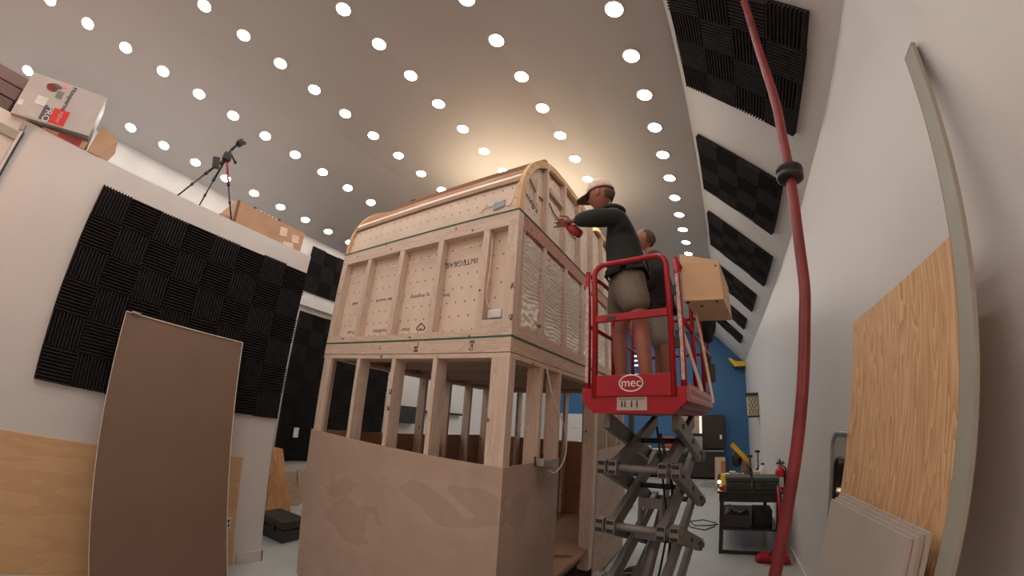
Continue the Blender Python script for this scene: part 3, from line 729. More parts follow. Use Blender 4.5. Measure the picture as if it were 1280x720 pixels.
def head_mesh(c, h, yaw, pitch=0):
    """face looks along local -X ; c = head centre, h = head height"""
    bm = bmesh.new(); bmesh.ops.create_uvsphere(bm, u_segments=40, v_segments=28, radius=1)
    for v in bm.verts:
        x, y, z = v.co; f = max(0, -x)
        nx = x * .41; ny = y * .33; nz = z * .5
        if z < 0:                                   # jaw narrows, back of skull lifts
            k = -z; ny *= 1 - .30 * k ** 1.3
            if x > 0: nx *= 1 - .38 * k; nz *= 1 - .18 * k * x
            else: nx *= 1 - .02 * k
        else: nx *= 1 + .08 * (x > 0) * (1 - z)
        if f > .55:                                 # flatter face
            nx = nx * .93
        def bump(cy, cz, sy, sz, a): return a * math.exp(-((y - cy) / sy) ** 2 - ((z - cz) / sz) ** 2)
        if x < 0:
            nx -= bump(0, -.10, .13, .16, .085) + bump(0, -.02, .09, .22, .03)        # nose
            nx -= bump(0, .25, .5, .10, .018)                                        # brow
            nx += bump(.33, .06, .15, .10, .035) + bump(-.33, .06, .15, .10, .035)   # eye sockets
            nx -= bump(0, -.44, .22, .05, .018) + bump(0, -.54, .2, .05, .016)       # lips
            nx += bump(0, -.49, .22, .025, .016)
            nx -= bump(0, -.80, .28, .14, .045)                                      # chin
        v.co = Vector((nx, ny, nz))
    for s_ in (-1, 1):                              # ears
        vs = bmesh.ops.create_icosphere(bm, subdivisions=3, radius=1)['verts']
        for v in vs: v.co = Vector((v.co.x * .07 + .03, v.co.y * .03 + s_ * .335, v.co.z * .13 - .03))
    Mx = Matrix.Translation(Vector(c)) @ Euler((0, pitch, yaw)).to_matrix().to_4x4() @ Matrix.Scale(h, 4)
    bmesh.ops.transform(bm, matrix=Mx, verts=bm.verts[:])
    me = bpy.data.meshes.new('h'); bm.to_mesh(me); bm.free(); return me, Mx
def hand_nodes(wrist, fwd, palmn, L=.19, curl=.5, side=1, spread=1):
    """returns list of meshes: palm + five fingers. fwd = pointing direction, palmn = palm normal"""
    f = Vector(fwd).normalized(); n = Vector(palmn); n = (n - f * n.dot(f)).normalized(); s_ = f.cross(n) * side
    W0 = Vector(wrist); out = []
    nodes = [tuple(W0 - f * .03) + ((.026, .02),), tuple(W0 + f * .02) + ((.028, .019),), tuple(W0 + f * .055) + ((.036, .018),), tuple(W0 + f * .088) + ((.038, .015),)]
    out.append(skin_mesh(nodes, [(0, 1), (1, 2), (2, 3)], 1, 2))
    for i, (off, ln, r) in enumerate(((.030, .070, .0085), (.010, .079, .009), (-.010, .073, .0085), (-.029, .058, .0075))):
        b = W0 + f * .075 + s_ * off; d = (f + s_ * off * 3 * spread).normalized(); P = [b]; a = .15
        for k, q in enumerate((.028, ln * .46, ln * .32, ln * .24)):
            dd = (d * math.cos(a) + n * math.sin(a)).normalized(); P.append(P[-1] + dd * q); a += curl * (.9 if i else .6)
        out.append(skin_mesh([tuple(p) + (r * (1 - .06 * j),) for j, p in enumerate(P)], [(j, j + 1) for j in range(len(P) - 1)], 0, 2))
    b = W0 + f * .03 + s_ * .026; d = (f * .7 + s_ * .75 + n * .25).normalized(); P = [b, b + d * .035]; d2 = (f * .95 + s_ * .25 + n * .35).normalized(); P += [P[-1] + d2 * .032, P[-1] + d2 * .058]
    out.append(skin_mesh([tuple(p) + (.0105 * (1 - .05 * j),) for j, p in enumerate(P)], [(j, j + 1) for j in range(3)], 0, 2))
    return out
def mkobj(me, name, m, parent, label=None):
    me.materials.clear(); me.materials.append(m); me.transform(Matrix.Translation(-worldloc(parent)))
    o = bpy.data.objects.new(name, me); COL.objects.link(o); o.parent = parent
    if label: o['label'] = label
    return o
def shoe(c, d, parent):
    bm = bmesh.new(); bmesh.ops.create_uvsphere(bm, u_segments=24, v_segments=16, radius=1)
    a = math.atan2(d[1], d[0])
    for v in bm.verts:
        x, y, z = v.co; hh = .055 + .03 * max(0, -x); v.co = Vector((x * .15 + .05, y * .052 * (1 + .12 * x), max(-.0, z) * hh + (0 if z > 0 else z * .005)))
    bmesh.ops.transform(bm, matrix=Matrix.Translation(Vector(c)) @ Matrix.Rotation(a, 4, 'Z'), verts=bm.verts[:])
    me = bpy.data.meshes.new('shoe'); bm.to_mesh(me); bm.free()
    for p in me.polygons: p.use_smooth = True
    mkobj(me, 'shoe', SHOE, parent)
FZ = 2.105
# --- first man: reaching toward the gable
P1 = thing('person', 'person in a pale cap, black jacket and grey shorts reaching toward the gable', 'person', (-.56, 2.75, FZ))
pel = (-.57, 2.66, 3.04)
body = [pel + (.10,), (-.585, 2.66, 3.20, .10), (-.60, 2.66, 3.38, .11), (-.61, 2.655, 3.52, .10), (-.655, 2.65, 3.64, (.06, .07)), (-.70, 2.65, 3.73, (.055, .055)),
        (-.60, 2.51, 3.52, .056), (-.77, 2.44, 3.515, .044), (-.98, 2.55, 3.575, .032),
        (-.62, 2.82, 3.55, .060), (-.60, 2.93, 3.30, .046), (-.68, 2.88, 3.12, .032),
        (-.54, 2.58, 2.94, .072), (-.475, 2.545, 2.62, .060), (-.465, 2.545, 2.48, .060), (-.44, 2.55, 2.20, .038), (-.44, 2.55, 2.14, .036),
        (-.62, 2.74, 2.94, .072), (-.69, 2.79, 2.62, .060), (-.69, 2.79, 2.48, .058), (-.67, 2.79, 2.20, .038), (-.67, 2.79, 2.14, .036)]
E_ = [(0, 1), (1, 2), (2, 3), (3, 4), (4, 5), (3, 6), (6, 7), (7, 8), (3, 9), (9, 10), (10, 11), (0, 12), (12, 13), (13, 14), (14, 15), (15, 16), (0, 17), (17, 18), (18, 19), (19, 20), (20, 21)]
bm1 = skin_mesh(body, E_, 0, 2)
hd, HM = head_mesh((-.775, 2.65, 3.835), .272, R(-4), R(-6))
hands = hand_nodes((-.99, 2.55, 3.58), (-1, .12, .16), (0, -.75, -.7), curl=.40, side=1)
hands2 = hand_nodes((-.68, 2.88, 3.12), (-.5, -.1, -.9), (-.3, -.9, .2), curl=.45, side=-1)
mkobj(merge([bm1, hd] + hands + hands2, .0065, smooth_it=3), 'body', SKIN, P1)
jk = [(-.585, 2.66, 3.10, .158), (-.60, 2.66, 3.20, .160), (-.61, 2.66, 3.36, .168), (-.605, 2.655, 3.50, .150), (-.65, 2.65, 3.61, .088), (-.67, 2.65, 3.65, .072),
      (-.60, 2.51, 3.515, .096), (-.76, 2.44, 3.50, .086), (-.87, 2.485, 3.535, .070), (-.97, 2.545, 3.568, .052),
      (-.62, 2.82, 3.55, .084), (-.60, 2.93, 3.30, .070), (-.67, 2.885, 3.145, .046)]
EJ = [(0, 1), (1, 2), (2, 3), (3, 4), (4, 5), (3, 6), (6, 7), (7, 8), (8, 9), (3, 10), (10, 11), (11, 12)]
mkobj(merge([skin_mesh(jk, EJ, 1, 2)], .01), 'jacket', JACKET, P1)
MB().tube([(-.665 + .086 * math.cos(a), 2.65 + .088 * math.sin(a), 3.665 - .012 * math.cos(a)) for a in [2 * PI * k / 24 for k in range(24)]], .017, 8, closed=True).build('collar', mat('dark collar', (.03, .03, .032), .8), P1, True)
sh = [(-.585, 2.66, 3.14, .155), (-.58, 2.66, 3.02, .172), (-.53, 2.56, 2.90, .140), (-.49, 2.55, 2.72, .126), (-.66, 2.77, 2.90, .132), (-.70, 2.785, 2.72, .120)]
mkobj(merge([skin_mesh(sh, [(0, 1), (1, 2), (2, 3), (1, 4), (4, 5)], 1, 2)], .01), 'shorts', SHORTS, P1)
shoe((-.44, 2.55, FZ), (-1, .15), P1); shoe((-.67, 2.79, FZ), (-1, .1), P1)
def cap(HM, parent, m1, m2, h):
    bm = bmesh.new(); bmesh.ops.create_uvsphere(bm, u_segments=32, v_segments=20, radius=1)
    bmesh.ops.delete(bm, geom=[v for v in bm.verts if v.co.z < .10], context='VERTS')
    for v in bm.verts:
        x, y, z = v.co; v.co = Vector((x * .455 + .02, y * .375, z * .60 + .035 + .03 * (x < 0) * z))
    bmesh.ops.solidify(bm, geom=bm.faces[:], thickness=-.02)
    bmesh.ops.transform(bm, matrix=HM, verts=bm.verts[:]); me = bpy.data.meshes.new('cap'); bm.to_mesh(me); bm.free()
    for p in me.polygons: p.use_smooth = True
    c = mkobj(me, 'cap', m1, parent)
    mb = MB(); n = 14; top = []; bot = []
    for ring_ in range(5):
        f = ring_ / 4; rowt = []; rowb = []
        for k in range(n + 1):
            a = -1.05 + 2.1 * k / n
            x = -(.40 + .42 * f * math.cos(a) ** .6) * math.cos(a * .9); y = .36 * math.sin(a)
            z = .14 - .07 * f - .05 * (y / .36) ** 2
            rowt.append(mb.bm.verts.new(HM @ Vector((x, y, z)))); rowb.append(mb.bm.verts.new(HM @ Vector((x, y, z - .025))))
        top.append(rowt); bot.append(rowb)
    for G in (top, bot):
        for i in range(4):
            for k in range(n): mb.bm.faces.new((G[i][k], G[i][k + 1], G[i + 1][k + 1], G[i + 1][k]))
    for k in range(n): mb.bm.faces.new((top[4][k], top[4][k + 1], bot[4][k + 1], bot[4][k])); mb.bm.faces.new((top[0][k], top[0][k + 1], bot[0][k + 1], bot[0][k]))
    for i in range(4): mb.bm.faces.new((top[i][0], top[i + 1][0], bot[i + 1][0], bot[i][0])); mb.bm.faces.new((top[i][n], top[i + 1][n], bot[i + 1][n], bot[i][n]))
    mb.build('cap_brim', m2, parent, True)
def hairpiece(HM, parent, zt=2, xc=.02, top=False):
    bm = bmesh.new(); bmesh.ops.create_uvsphere(bm, u_segments=32, v_segments=20, radius=1)
    kill = [v for v in bm.verts if (v.co.x < (xc if not top else -.05 - .3 * v.co.z)) or v.co.z > zt or v.co.z < -.55 or (top and v.co.z > .8)]
    bmesh.ops.delete(bm, geom=kill, context='VERTS')
    for v in bm.verts:
        x, y, z = v.co; k = max(0, -z)
        v.co = Vector((x * .445 * (1 + .08 * (1 - abs(z))) * (1 - .33 * k), y * .352 * (1 - .2 * k), z * .505))
    bmesh.ops.solidify(bm, geom=bm.faces[:], thickness=-.02)
    bmesh.ops.transform(bm, matrix=HM, verts=bm.verts[:]); me = bpy.data.meshes.new('hair'); bm.to_mesh(me); bm.free()
    for p in me.polygons: p.use_smooth = True
    mkobj(me, 'hair', HAIR, parent)
cap(HM, P1, CAPW, CAPB, .262); hairpiece(HM, P1, xc=.42, zt=.10)
# foam gun in his hands
t = thing('foam_gun', 'orange foam gun held under the hand of the capped person', 'foam gun', (-1.02, 2.60, 3.49))
MB().tube([(-1.06, 2.60, 3.575), (-1.01, 2.60, 3.53), (-.95, 2.60, 3.47)], [.026, .046, .036], 12).build('canister', GUNR, t, True)
MB().tube([(-1.06, 2.60, 3.575), (-1.20, 2.62, 3.60)], .006, 8).build('nozzle', DARKST, t)
MB().box((-1.055, 2.585, 3.555), (-1.025, 2.615, 3.61), bev=.004).build('grip', GUNR, t)
# --- second man, behind, mostly hidden
P2X = .045
P2 = thing('person', 'person with short grey hair and light grey shorts behind the capped person', 'person', (-.47, 3.40, FZ))
b2 = [(-.50, 3.42, 2.96, .10), (-.50, 3.42, 3.12, .10), (-.51, 3.42, 3.30, .11), (-.52, 3.42, 3.45, .10), (-.555, 3.42, 3.58, (.06, .065)), (-.575, 3.42, 3.65, (.055, .055)),
      (-.50, 3.24, 3.48, .062), (-.46, 3.16, 3.26, .046), (-.60, 3.20, 3.08, .032), (-.50, 3.60, 3.48, .062), (-.50, 3.66, 3.24, .046), (-.66, 3.62, 3.08, .032),
      (-.48, 3.34, 2.88, .072), (-.45, 3.31, 2.58, .060), (-.44, 3.31, 2.46, .062), (-.42, 3.31, 2.20, .038), (-.42, 3.31, 2.14, .036),
      (-.50, 3.50, 2.88, .072), (-.53, 3.53, 2.58, .060), (-.53, 3.53, 2.46, .062), (-.52, 3.53, 2.20, .038), (-.52, 3.53, 2.14, .036)]
hd2, HM2 = head_mesh((-.60, 3.42, 3.745), .235, R(20), R(8))
h3 = hand_nodes((-.60, 3.20, 3.08), (-.9, .1, -.4), (0, .3, -1), curl=.5); h4 = hand_nodes((-.66, 3.62, 3.08), (-.9, -.1, -.4), (0, -.3, -1), curl=.5, side=-1)
mkobj(merge([skin_mesh(b2, E_, 0, 2), hd2] + h3 + h4, .008, smooth_it=3), 'body', SKIN, P2)
j2 = [(-.50, 3.42, 3.02, .155), (-.50, 3.42, 3.12, .155), (-.51, 3.42, 3.30, .165), (-.52, 3.42, 3.44, .145), (-.55, 3.42, 3.56, .085),
      (-.50, 3.24, 3.48, .085), (-.46, 3.15, 3.26, .070), (-.585, 3.19, 3.10, .046), (-.50, 3.61, 3.48, .085), (-.50, 3.67, 3.24, .070), (-.64, 3.63, 3.10, .046)]
mkobj(merge([skin_mesh(j2, [(0, 1), (1, 2), (2, 3), (3, 4), (3, 5), (5, 6), (6, 7), (3, 8), (8, 9), (9, 10)], 1, 2)], .01), 'jacket', JACKETR, P2)
s2 = [(-.50, 3.42, 3.06, .145), (-.495, 3.42, 2.94, .16), (-.475, 3.32, 2.82, .128), (-.455, 3.315, 2.60, .11), (-.505, 3.53, 2.82, .125), (-.53, 3.53, 2.60, .105)]
mkobj(merge([skin_mesh(s2, [(0, 1), (1, 2), (2, 3), (1, 4), (4, 5)], 1, 2)], .01), 'shorts', SHORTS2, P2)
shoe((-.42, 3.31, FZ), (-1, 0), P2); shoe((-.52, 3.53, FZ), (-1, 0), P2); hairpiece(HM2, P2, top=True); P2.location.x += P2X

# ================================================================== RIGHT SIDE
# bowed red pole with black collar, floor to sloped ceiling
pole = thing('support_pole', 'bowed red pole wedged between floor and sloped ceiling', 'pole', (0.06, 1.62, 0))
pts = [(.06, 0), (.10, .5), (.155, 1.0), (.215, 1.44), (.252, 1.68), (.29, 1.89), (.33, 2.12), (.37, 2.37), (.392, 2.5), (.41, 2.71), (.45, 3.05), (.475, 3.28), (.50, 3.48), (.53, 3.89), (.57, 4.25), (.585, 4.40)]
Q = smooth([(x, z) for x, z in pts], 4)
MB().tube([(q.x, 1.62, q.y) for q in Q], .0235, 16).build('tube', POLERED, pole, True)
ax = (.13, 0, 1)
MB().lathe((.449, 1.62, 3.045), [(.024, -.038), (.050, -.036), (.060, -.028), (.062, -.012), (.050, -.005), (.050, .005), (.062, .012), (.060, .028), (.050, .036), (.024, .038)], 24, ax).build('collar', BLACK, pole, True, 'black ribbed collar')
MB().disc((.06, 1.62, .006), (0, 0, 1), .05, .012).build('foot', RUBBER, pole)

# grey edge board leaning on the wall
mb = MB(); mb.beam((.42, 1.41, .02), (1.03, 1.28, 3.33), .09, .014, up=(1, 0, .18), bev=.002)
solo(mb, 'trim_board', GREY, 'long narrow grey board leaning on the right wall', 'board', loc=(.42, 1.41, 0))
# grained plywood sheet
mb = MB(); mb.prism([(.44, 1.375, .02), (.44, 2.63, .02), (.91, 2.66, 2.56), (.91, 1.40, 2.56)], (.018, 0, -.003))
solo(mb, 'plywood_sheet', OAKPLY, 'tall orange grained plywood sheet leaning on the right wall', 'plywood sheet', loc=(.44, 2.0, 0))
# stack of pale boards in front of it
for k in range(4):
    x = .29 + k * .0185; d = (0, .012, .004, .016)[k]
    mb = MB(); mb.prism([(x + .02, 1.42 - d, .005), (x, 2.30 - d, .005), (x + .29, 2.30 - d, 1.575 + .010 * k), (x + .315, 1.42 - d, 1.60 + .006 * k)], (.0145, 0, -.002))
    lb = ['frontmost pale grey board of the stack leaning on the grained plywood', 'second pale grey board from the front of the leaning stack', 'third pale grey board from the front of the leaning stack', 'rearmost pale grey board of the leaning stack, against the plywood'][k]
    solo(mb, 'backer_board', CEMENT, lb, 'board', 'pale boards leaning on the plywood', loc=(x, 1.8, 0))
# rounded door frame leaning on the wall behind
t = thing('vehicle_door', 'grey rounded metal door frame with dark glass leaning on the wall behind the plywood', 'door', (.86, 3.4, 0))
def rrect(y0, y1, z0, z1, r, x0, x1, n=6):
    P = []
    for cy, cz, a0 in ((y1 - r, z1 - r, 0), (y0 + r, z1 - r, PI / 2), (y0 + r, z0 + r, PI), (y1 - r, z0 + r, 1.5 * PI)):
        for k in range(n + 1):
            a = a0 + PI / 2 * k / n; y = cy + r * math.cos(a); z = cz + r * math.sin(a); P.append((x0 + (x1 - x0) * z / 1.85, y, z))
    return P
out_ = rrect(2.95, 3.75, .02, 1.86, .14, .84, .98); in_ = rrect(3.05, 3.64, .90, 1.66, .10, .84, .98)
MB().tube(out_, .016, 8, closed=True).build('outer_seal', ALU, t, True)
mb = MB(); mb.prism([(x + .006, y, z) for x, y, z in out_], (.012, 0, 0)); mb.build('door_skin', GREY, t)
mb = MB(); mb.tube([(x - .002, y, z) for x, y, z in in_], .014, 8, closed=True); mb.build('window_seal', BLACK, t, True)
mb = MB(); mb.prism([(x - .001, y, z) for x, y, z in in_], (.006, 0, 0)); mb.build('window_glass', mat('dark glass', (.01, .01, .01), .08), t)
MB().box((.85, 3.60, .70), (.875, 3.70, .86), bev=.006).build('handle', BLACK, t)

# fire extinguisher on the wall
t = thing('fire_extinguisher', 'red fire extinguisher mounted on the right wall behind the red pole', 'fire extinguisher', (.97, 6.9, .82))
MB().lathe((.96, 6.9, .82), [(.02, 0), (.07, .01), (.075, .04), (.075, .34), (.06, .39), (.025, .42), (.022, .45)], 20).build('cylinder', mat('extinguisher red', (.5, .01, .015), .3), t, True)
MB().box((.885, 6.85, .93), (.89, 6.95, 1.08)).box((.90, 6.823, .93), (1.0, 6.826, 1.08)).build('label_plate', WHITE, t)
MB().box((.90, 6.88, 1.28), (1.03, 6.92, 1.30)).box((.92, 6.88, 1.31), (1.02, 6.92, 1.325)).tube([(.96, 6.9, 1.25), (.96, 6.9, 1.36)], .012, 8).build('handle', BLACK, t)
MB().tube([(.98, 6.86, 1.28), (1.035, 6.84, 1.22), (1.035, 6.84, 1.0)], .012, 8).build('hose', BLACK, t, True)
# red floor jack-like foot with long handle
t = thing('floor_jack', 'red floor jack with an upright handle beside the black table', 'jack', (.75, 6.15, 0))
MB().prism([(.52, 6.02, .02), (.58, 5.97, .10), (.95, 5.95, .14), (.99, 5.97, .02)], (0, .22, 0)).build('body', mat('jack red', (.45, .01, .03), .4), t)
MB().tube([(.86, 6.08, .12), (.83, 6.2, 1.05)], .02, 10).build('handle', RED, t, True)
MB().tube([(.70, 6.0, .12), (.74, 6.0, .2), (.80, 6.0, .13)], .014, 8).build('saddle', BLACK, t, True)
# black work table
t = thing('work_table', 'black work table with a lower shelf along the right wall', 'table', (.43, 7.3, 0))
TX0, TX1, TY0, TY1 = -.03, .93, 6.33, 8.3
MB().box((TX0, TY0, .905), (TX1, TY1, .94), bev=.004).build('table_top', BLKTBL, t)
MB().box((TX0 + .03, TY0 + .03, .78), (TX1 - .03, TY0 + .05, .905)).box((TX0 + .03, TY0 + .05, .78), (TX0 + .05, TY1 - .03, .905)).build('apron', BLKTBL, t)
for x in (TX0 + .04, TX1 - .10):
    for y in (TY0 + .02, TY1 - .1): MB().box((x, y, 0), (x + .06, y + .06, .905)).build('leg', BLKTBL, t)
MB().box((TX0 + .04, TY0 + .03, .0), (TX1 - .04, TY0 + .07, .05)).build('foot_rail', BLKTBL, t)
MB().box((TX0 + .05, TY0 + .10, .34), (TX1 - .05, TY1 - .1, .37)).build('shelf', BLKTBL, t)
def case(x0, y0, x1, y1, z, h, lb, nm='tool_case'):
    t = thing(nm, lb, 'case', ((x0 + x1) / 2, (y0 + y1) / 2, z))
    MB().box((x0, y0, z), (x1, y1, z + h * .6), bev=.015).build('base', OLIVE, t)
    MB().box((x0 - .006, y0 - .006, z + h * .6), (x1 + .006, y1, z + h), bev=.02).build('lid', OLIVE, t)
    MB().tube([(x0 + .1, y0 - .01, z + h * .5), (x0 + .1, y0 - .04, z + h * .5), (x1 - .1, y0 - .04, z + h * .5), (x1 - .1, y0 - .01, z + h * .5)], .01, 6).build('handle', BLACK, t)
case(.10, 6.42, .47, 6.80, .94, .20, 'dark olive case on the black table, left of the pair')
case(.52, 6.45, .88, 6.85, .94, .19, 'dark olive case on the black table, right of the pair')
def bottle(x, y, z, r, h, m, lb, nm='bottle'):
    t = thing(nm, lb, 'bottle', (x, y, z))
    MB().lathe((x, y, z), [(r * .9, 0), (r, .01), (r, h * .65), (r * .4, h * .82), (r * .35, h * .9)], 16).build('bottle_body', m, t, True)
    MB().lathe((x, y, z + h * .9), [(r * .42, 0), (r * .42, h * .1)], 12).build('cap', BLACK, t, True)
bottle(.75, 7.5, .94, .07, .30, WHITE, 'white jug on the black table beside the wall')
bottle(.62, 7.25, .94, .03, .22, mat('silver can', (.4, .4, .4), .3, metal=.6), 'slim silver spray can among the table clutter')
bottle(.40, 7.2, .94, .035, .20, mat('cream bottle', (.6, .5, .4), .5), 'cream bottle among the table clutter')
bottle(.50, 7.6, .94, .04, .24, mat('brown bottle', (.12, .05, .02), .3), 'brown bottle behind the cream one on the table')
solo(MB().box((.02, 6.9, .94), (.14, 7.1, 1.06), bev=.01).box((.03, 6.91, 1.06), (.13, 7.09, 1.11), bev=.01), 'storage_tub', YELLOW, 'yellow lidded tub on the front left of the black table', 'tub')
solo(MB().box((.0, 6.55, .94), (.08, 6.7, .98), bev=.01).tube([(.04, 6.6, .98), (.08, 6.5, 1.0)], .015, 8), 'drill', ORANGE, 'small orange tool at the left edge of the black table', 'tool')
solo(MB().ball((-.0, 6.72, 1.02), .028), 'small_lamp', LAMPW, 'small glowing lamp at the left corner of the black table', 'lamp', smooth=True)
# yellow clamp tool leaning on the clutter
t = thing('mitre_saw', 'black and yellow saw standing at the back of the black table', 'saw', (.40, 7.9, .94))
MB().box((.15, 7.8, .94), (.68, 8.1, 1.02), bev=.01).build('base', DARKST, t)
MB().disc((.33, 7.9, 1.30), (.9, -.45, 0), .17, .05).build('blade_guard', BLACK, t)
MB().beam((.24, 7.82, 1.55), (.52, 7.8, 1.25), .05, .06, bev=.01).beam((.52, 7.8, 1.25), (.60, 7.8, 1.12), .04, .05).build('arm', YELLOW, t)
MB().box((.42, 7.95, 1.0), (.50, 8.05, 1.3)).build('column', mat('tan column', rgb(190, 150, 120), .6), t)
for x, y, h, lb in ((.70, 7.8, .50, 'tall black clamp standing nearest the wall on the table'), (.56, 7.75, .42, 'shorter black clamp standing beside the saw on the table')):
    t = thing('bar_clamp', lb, 'clamp', (x, y, .94))
    MB().tube([(x, y, .94), (x, y, .94 + h)], .012, 8).build('bar', DARKST, t)
    MB().box((x - .05, y - .02, .94 + h - .04), (x + .04, y + .02, .94 + h), bev=.006).build('jaw', BLACK, t)
    MB().box((x - .03, y - .02, 1.05), (x + .03, y + .02, 1.12), bev=.006).build('handle', BLACK, t)
t = thing('cable_coil', 'coil of black cable on the black table before the white jug', 'cable', (.74, 7.15, .94))
MB().tube([(.74 + .09 * math.cos(a), 7.15 + .09 * math.sin(a), .96) for a in [2 * PI * k / 20 for k in range(20)]], .018, 8, closed=True).build('coil', BLACK, t, True)
solo(MB().tube([(.1, 7.72, .99), (.44, 7.72, .99)], .05, 16), 'paper_roll', mat('paper roll', (.6, .55, .5), .7), 'white paper roll lying on the table before the saw', 'roll', smooth=True)
solo(MB().box((.03, 7.85, .94), (.12, 8.05, 1.25), bev=.01), 'glue_carton', mat('glue carton', rgb(190, 130, 90), .6), 'upright tan carton on the left of the saw base', 'carton')
solo(MB().box((.56, 7.0, .94), (.66, 7.12, 1.16), bev=.015), 'paint_tin', mat('cream tin', rgb(205, 185, 165), .5), 'cream canister directly behind the right olive case', 'canister')
for i, (x, y, c_) in enumerate(((.25, 7.1, (.35, .3, .28)), (.33, 7.35, (.25, .08, .05)), (.18, 7.5, (.5, .46, .42)))):
    solo(MB().box((x, y, .94), (x + .11, y + .14, 1.03 + .03 * i), bev=.012), 'parts_box', mat('parts box colour %d' % i, c_, .6), ['grey small parts box among the table clutter', 'reddish small parts box among the table clutter', 'pale small parts box among the table clutter'][i], 'box')
# under-table bin
t = thing('storage_bin', 'dark bin with cables on the shelf under the black table', 'bin', (.3, 6.7, .37))
MB().box((.06, 6.46, .37), (.46, 6.9, .56), bev=.01).build('bin_body', mat('dark bin', (.05, .045, .04), .6), t)
MB().tube([(.1, 6.5, .58), (.2, 6.6, .66), (.3, 6.52, .60), (.4, 6.6, .63)], .02, 8).tube([(.12, 6.6, .6), (.16, 6.5, .70), (.25, 6.5, .62)], .025, 8).build('cable_bundle', mat('grey cables', (.3, .3, .28), .5), t, True)
solo(MB().box((.52, 6.6, .37), (.80, 7.0, .62), bev=.01), 'toolbox', BLACK, 'black toolbox on the shelf under the table beside the bin', 'toolbox')
# cord on the floor
solo(MB().tube([(-.6, 8.1, .01), (-.5, 7.75, .01), (-.25, 7.62, .01), (-.08, 7.9, .01), (-.05, 8.2, .01), (-.3, 8.4, .01), (-.55, 8.2, .01), (-.45, 7.9, .012), (-.2, 7.95, .012), (.0, 8.1, .012)], .010, 6), 'extension_cord', mat('dark cord', (.05, .05, .03), .6), 'loop of dark cord on the floor left of the table', 'cord', smooth=True)
# wall sconce with lattice shade
t = thing('wall_sconce', 'black wall lantern with a white lattice face high on the right wall', 'wall lamp', (1.05, 10.9, 2.05))
MB().box((.74, 10.75, 2.60), (1.05, 11.05, 2.68), bev=.004).build('cap', BLACK, t)
MB().box((.76, 10.77, 2.05), (1.05, 11.03, 2.10)).build('base_frame', BLACK, t)
MB().box((.77, 10.78, 2.10), (1.03, 11.02, 2.60)).build('shade', LATT, t)
mb = MB()
for k in range(-2, 4):
    for s_ in (1, -1):
        pts_ = []
        for q in range(13):
            z = 2.12 + .46 * q / 12; x = .78 + .08 * k + s_ * (z - 2.12) * .5 + (0 if s_ > 0 else .16)
            if .78 <= x <= 1.02: pts_.append((x, 10.774, z))
        if len(pts_) > 1: mb.tube(pts_, .006, 5)
mb.build('lattice', DARKST, t)
# yellow bracket up in the corner
t = thing('wall_reel', 'yellow angled arm mounted high in the far right corner', 'bracket', (1.0, 14.2, 3.9))
MB().prism([(.48, 14.4, 4.16), (.54, 14.4, 4.18), (.72, 14.4, 4.05), (1.04, 14.4, 4.02), (1.04, 14.4, 3.86), (.68, 14.4, 3.86)], (0, .15, 0)).build('arm', YELLOW, t)
MB().prism([(.60, 14.5, 3.90), (.70, 14.5, 3.78), (1.04, 14.5, 3.80), (1.04, 14.5, 3.88)], (0, .2, 0)).build('base', BLACK, t)

# ================================================================== FAR END
for i, (x0, x1, z0, z1, lb) in enumerate(((-.55, .20, 1.0, 2.2, 'tall black cabinet door board against the blue wall'),)):
    t = thing('tool_cabinet', 'black wall cabinet above the black counter at the far end', 'cabinet', (x0, 14.4, z0))
    MB().box((x0, 14.45, z0 + .02), (x1, 14.79, z1), bev=.01).build('cabinet_body', BLKTBL, t)
    MB().box((x0 + .02, 14.44, z0 + .05), ((x0 + x1) / 2 - .005, 14.45, z1 - .03)).build('door', BLKTBL, t)
    MB().box(((x0 + x1) / 2 + .005, 14.44, z0 + .05), (x1 - .02, 14.45, z1 - .03)).build('door', BLKTBL, t)
    MB().box((x1 - .16, 14.43, 1.35), (x1 - .09, 14.44, 1.5)).build('cabinet_sticker', WHITE, t)
t = thing('counter', 'black counter along the blue far wall', 'counter', (-1.5, 14.2, 0))
MB().box((-3.2, 14.1, .94), (.18, 14.79, .98)).build('worktop', mat('grey worktop', (.2, .19, .18), .5), t)
MB().box((-3.15, 14.15, .08), (.15, 14.79, .94)).build('counter_body', BLKTBL, t)
solo(MB().box((-.12, 12.0, .0), (.17, 12.04, .95), rot=(R(-4), 0, 0)), 'plywood_offcut', PLYSKIN, 'upright tan plywood offcut standing beyond the table', 'offcut')
for k in range(4):
    solo(MB().box((-.6 + .02 * k, 12.5 + .2 * k, .005), (-.05, 12.6 + .2 * k, .05), rot=(0, 0, .1 * k)), 'steel_rail', mat('pale steel %d' % k, (.35, .34, .33), .4), ['nearest', 'second', 'third', 'farthest'][k] + ' pale rail lying on the floor before the far counter', 'rail', 'rails on the far floor')
t = thing('poster_board', 'pale display board with framed edge behind the lift', 'board', (-1.0, 14.5, 1.4))
MB().box((-1.45, 14.6, 1.55), (-.66, 14.66, 2.25)).build('panel', mat('pale display', rgb(175, 150, 140), .6), t)
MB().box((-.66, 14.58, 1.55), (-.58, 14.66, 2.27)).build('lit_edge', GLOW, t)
MB().box((-1.1, 14.1, 1.0), (-.55, 14.3, 1.45), bev=.02).build('printer', mat('pale printer', rgb(150, 140, 135), .6, var=.3, scale=9), t)
solo(MB().box((-2.3, 14.2, .98), (-1.6, 14.4, 1.02)), 'paper_sheet', WHITE, 'white sheets on the far counter', 'paper')
solo(MB().box((-2.0, 14.25, 1.02), (-1.5, 14.5, 1.45), bev=.05), 'tool_bag', mat('orange bag', rgb(150, 80, 55), .7, var=.5, scale=14), 'orange brown bag on the far counter behind the scissor arms', 'bag')
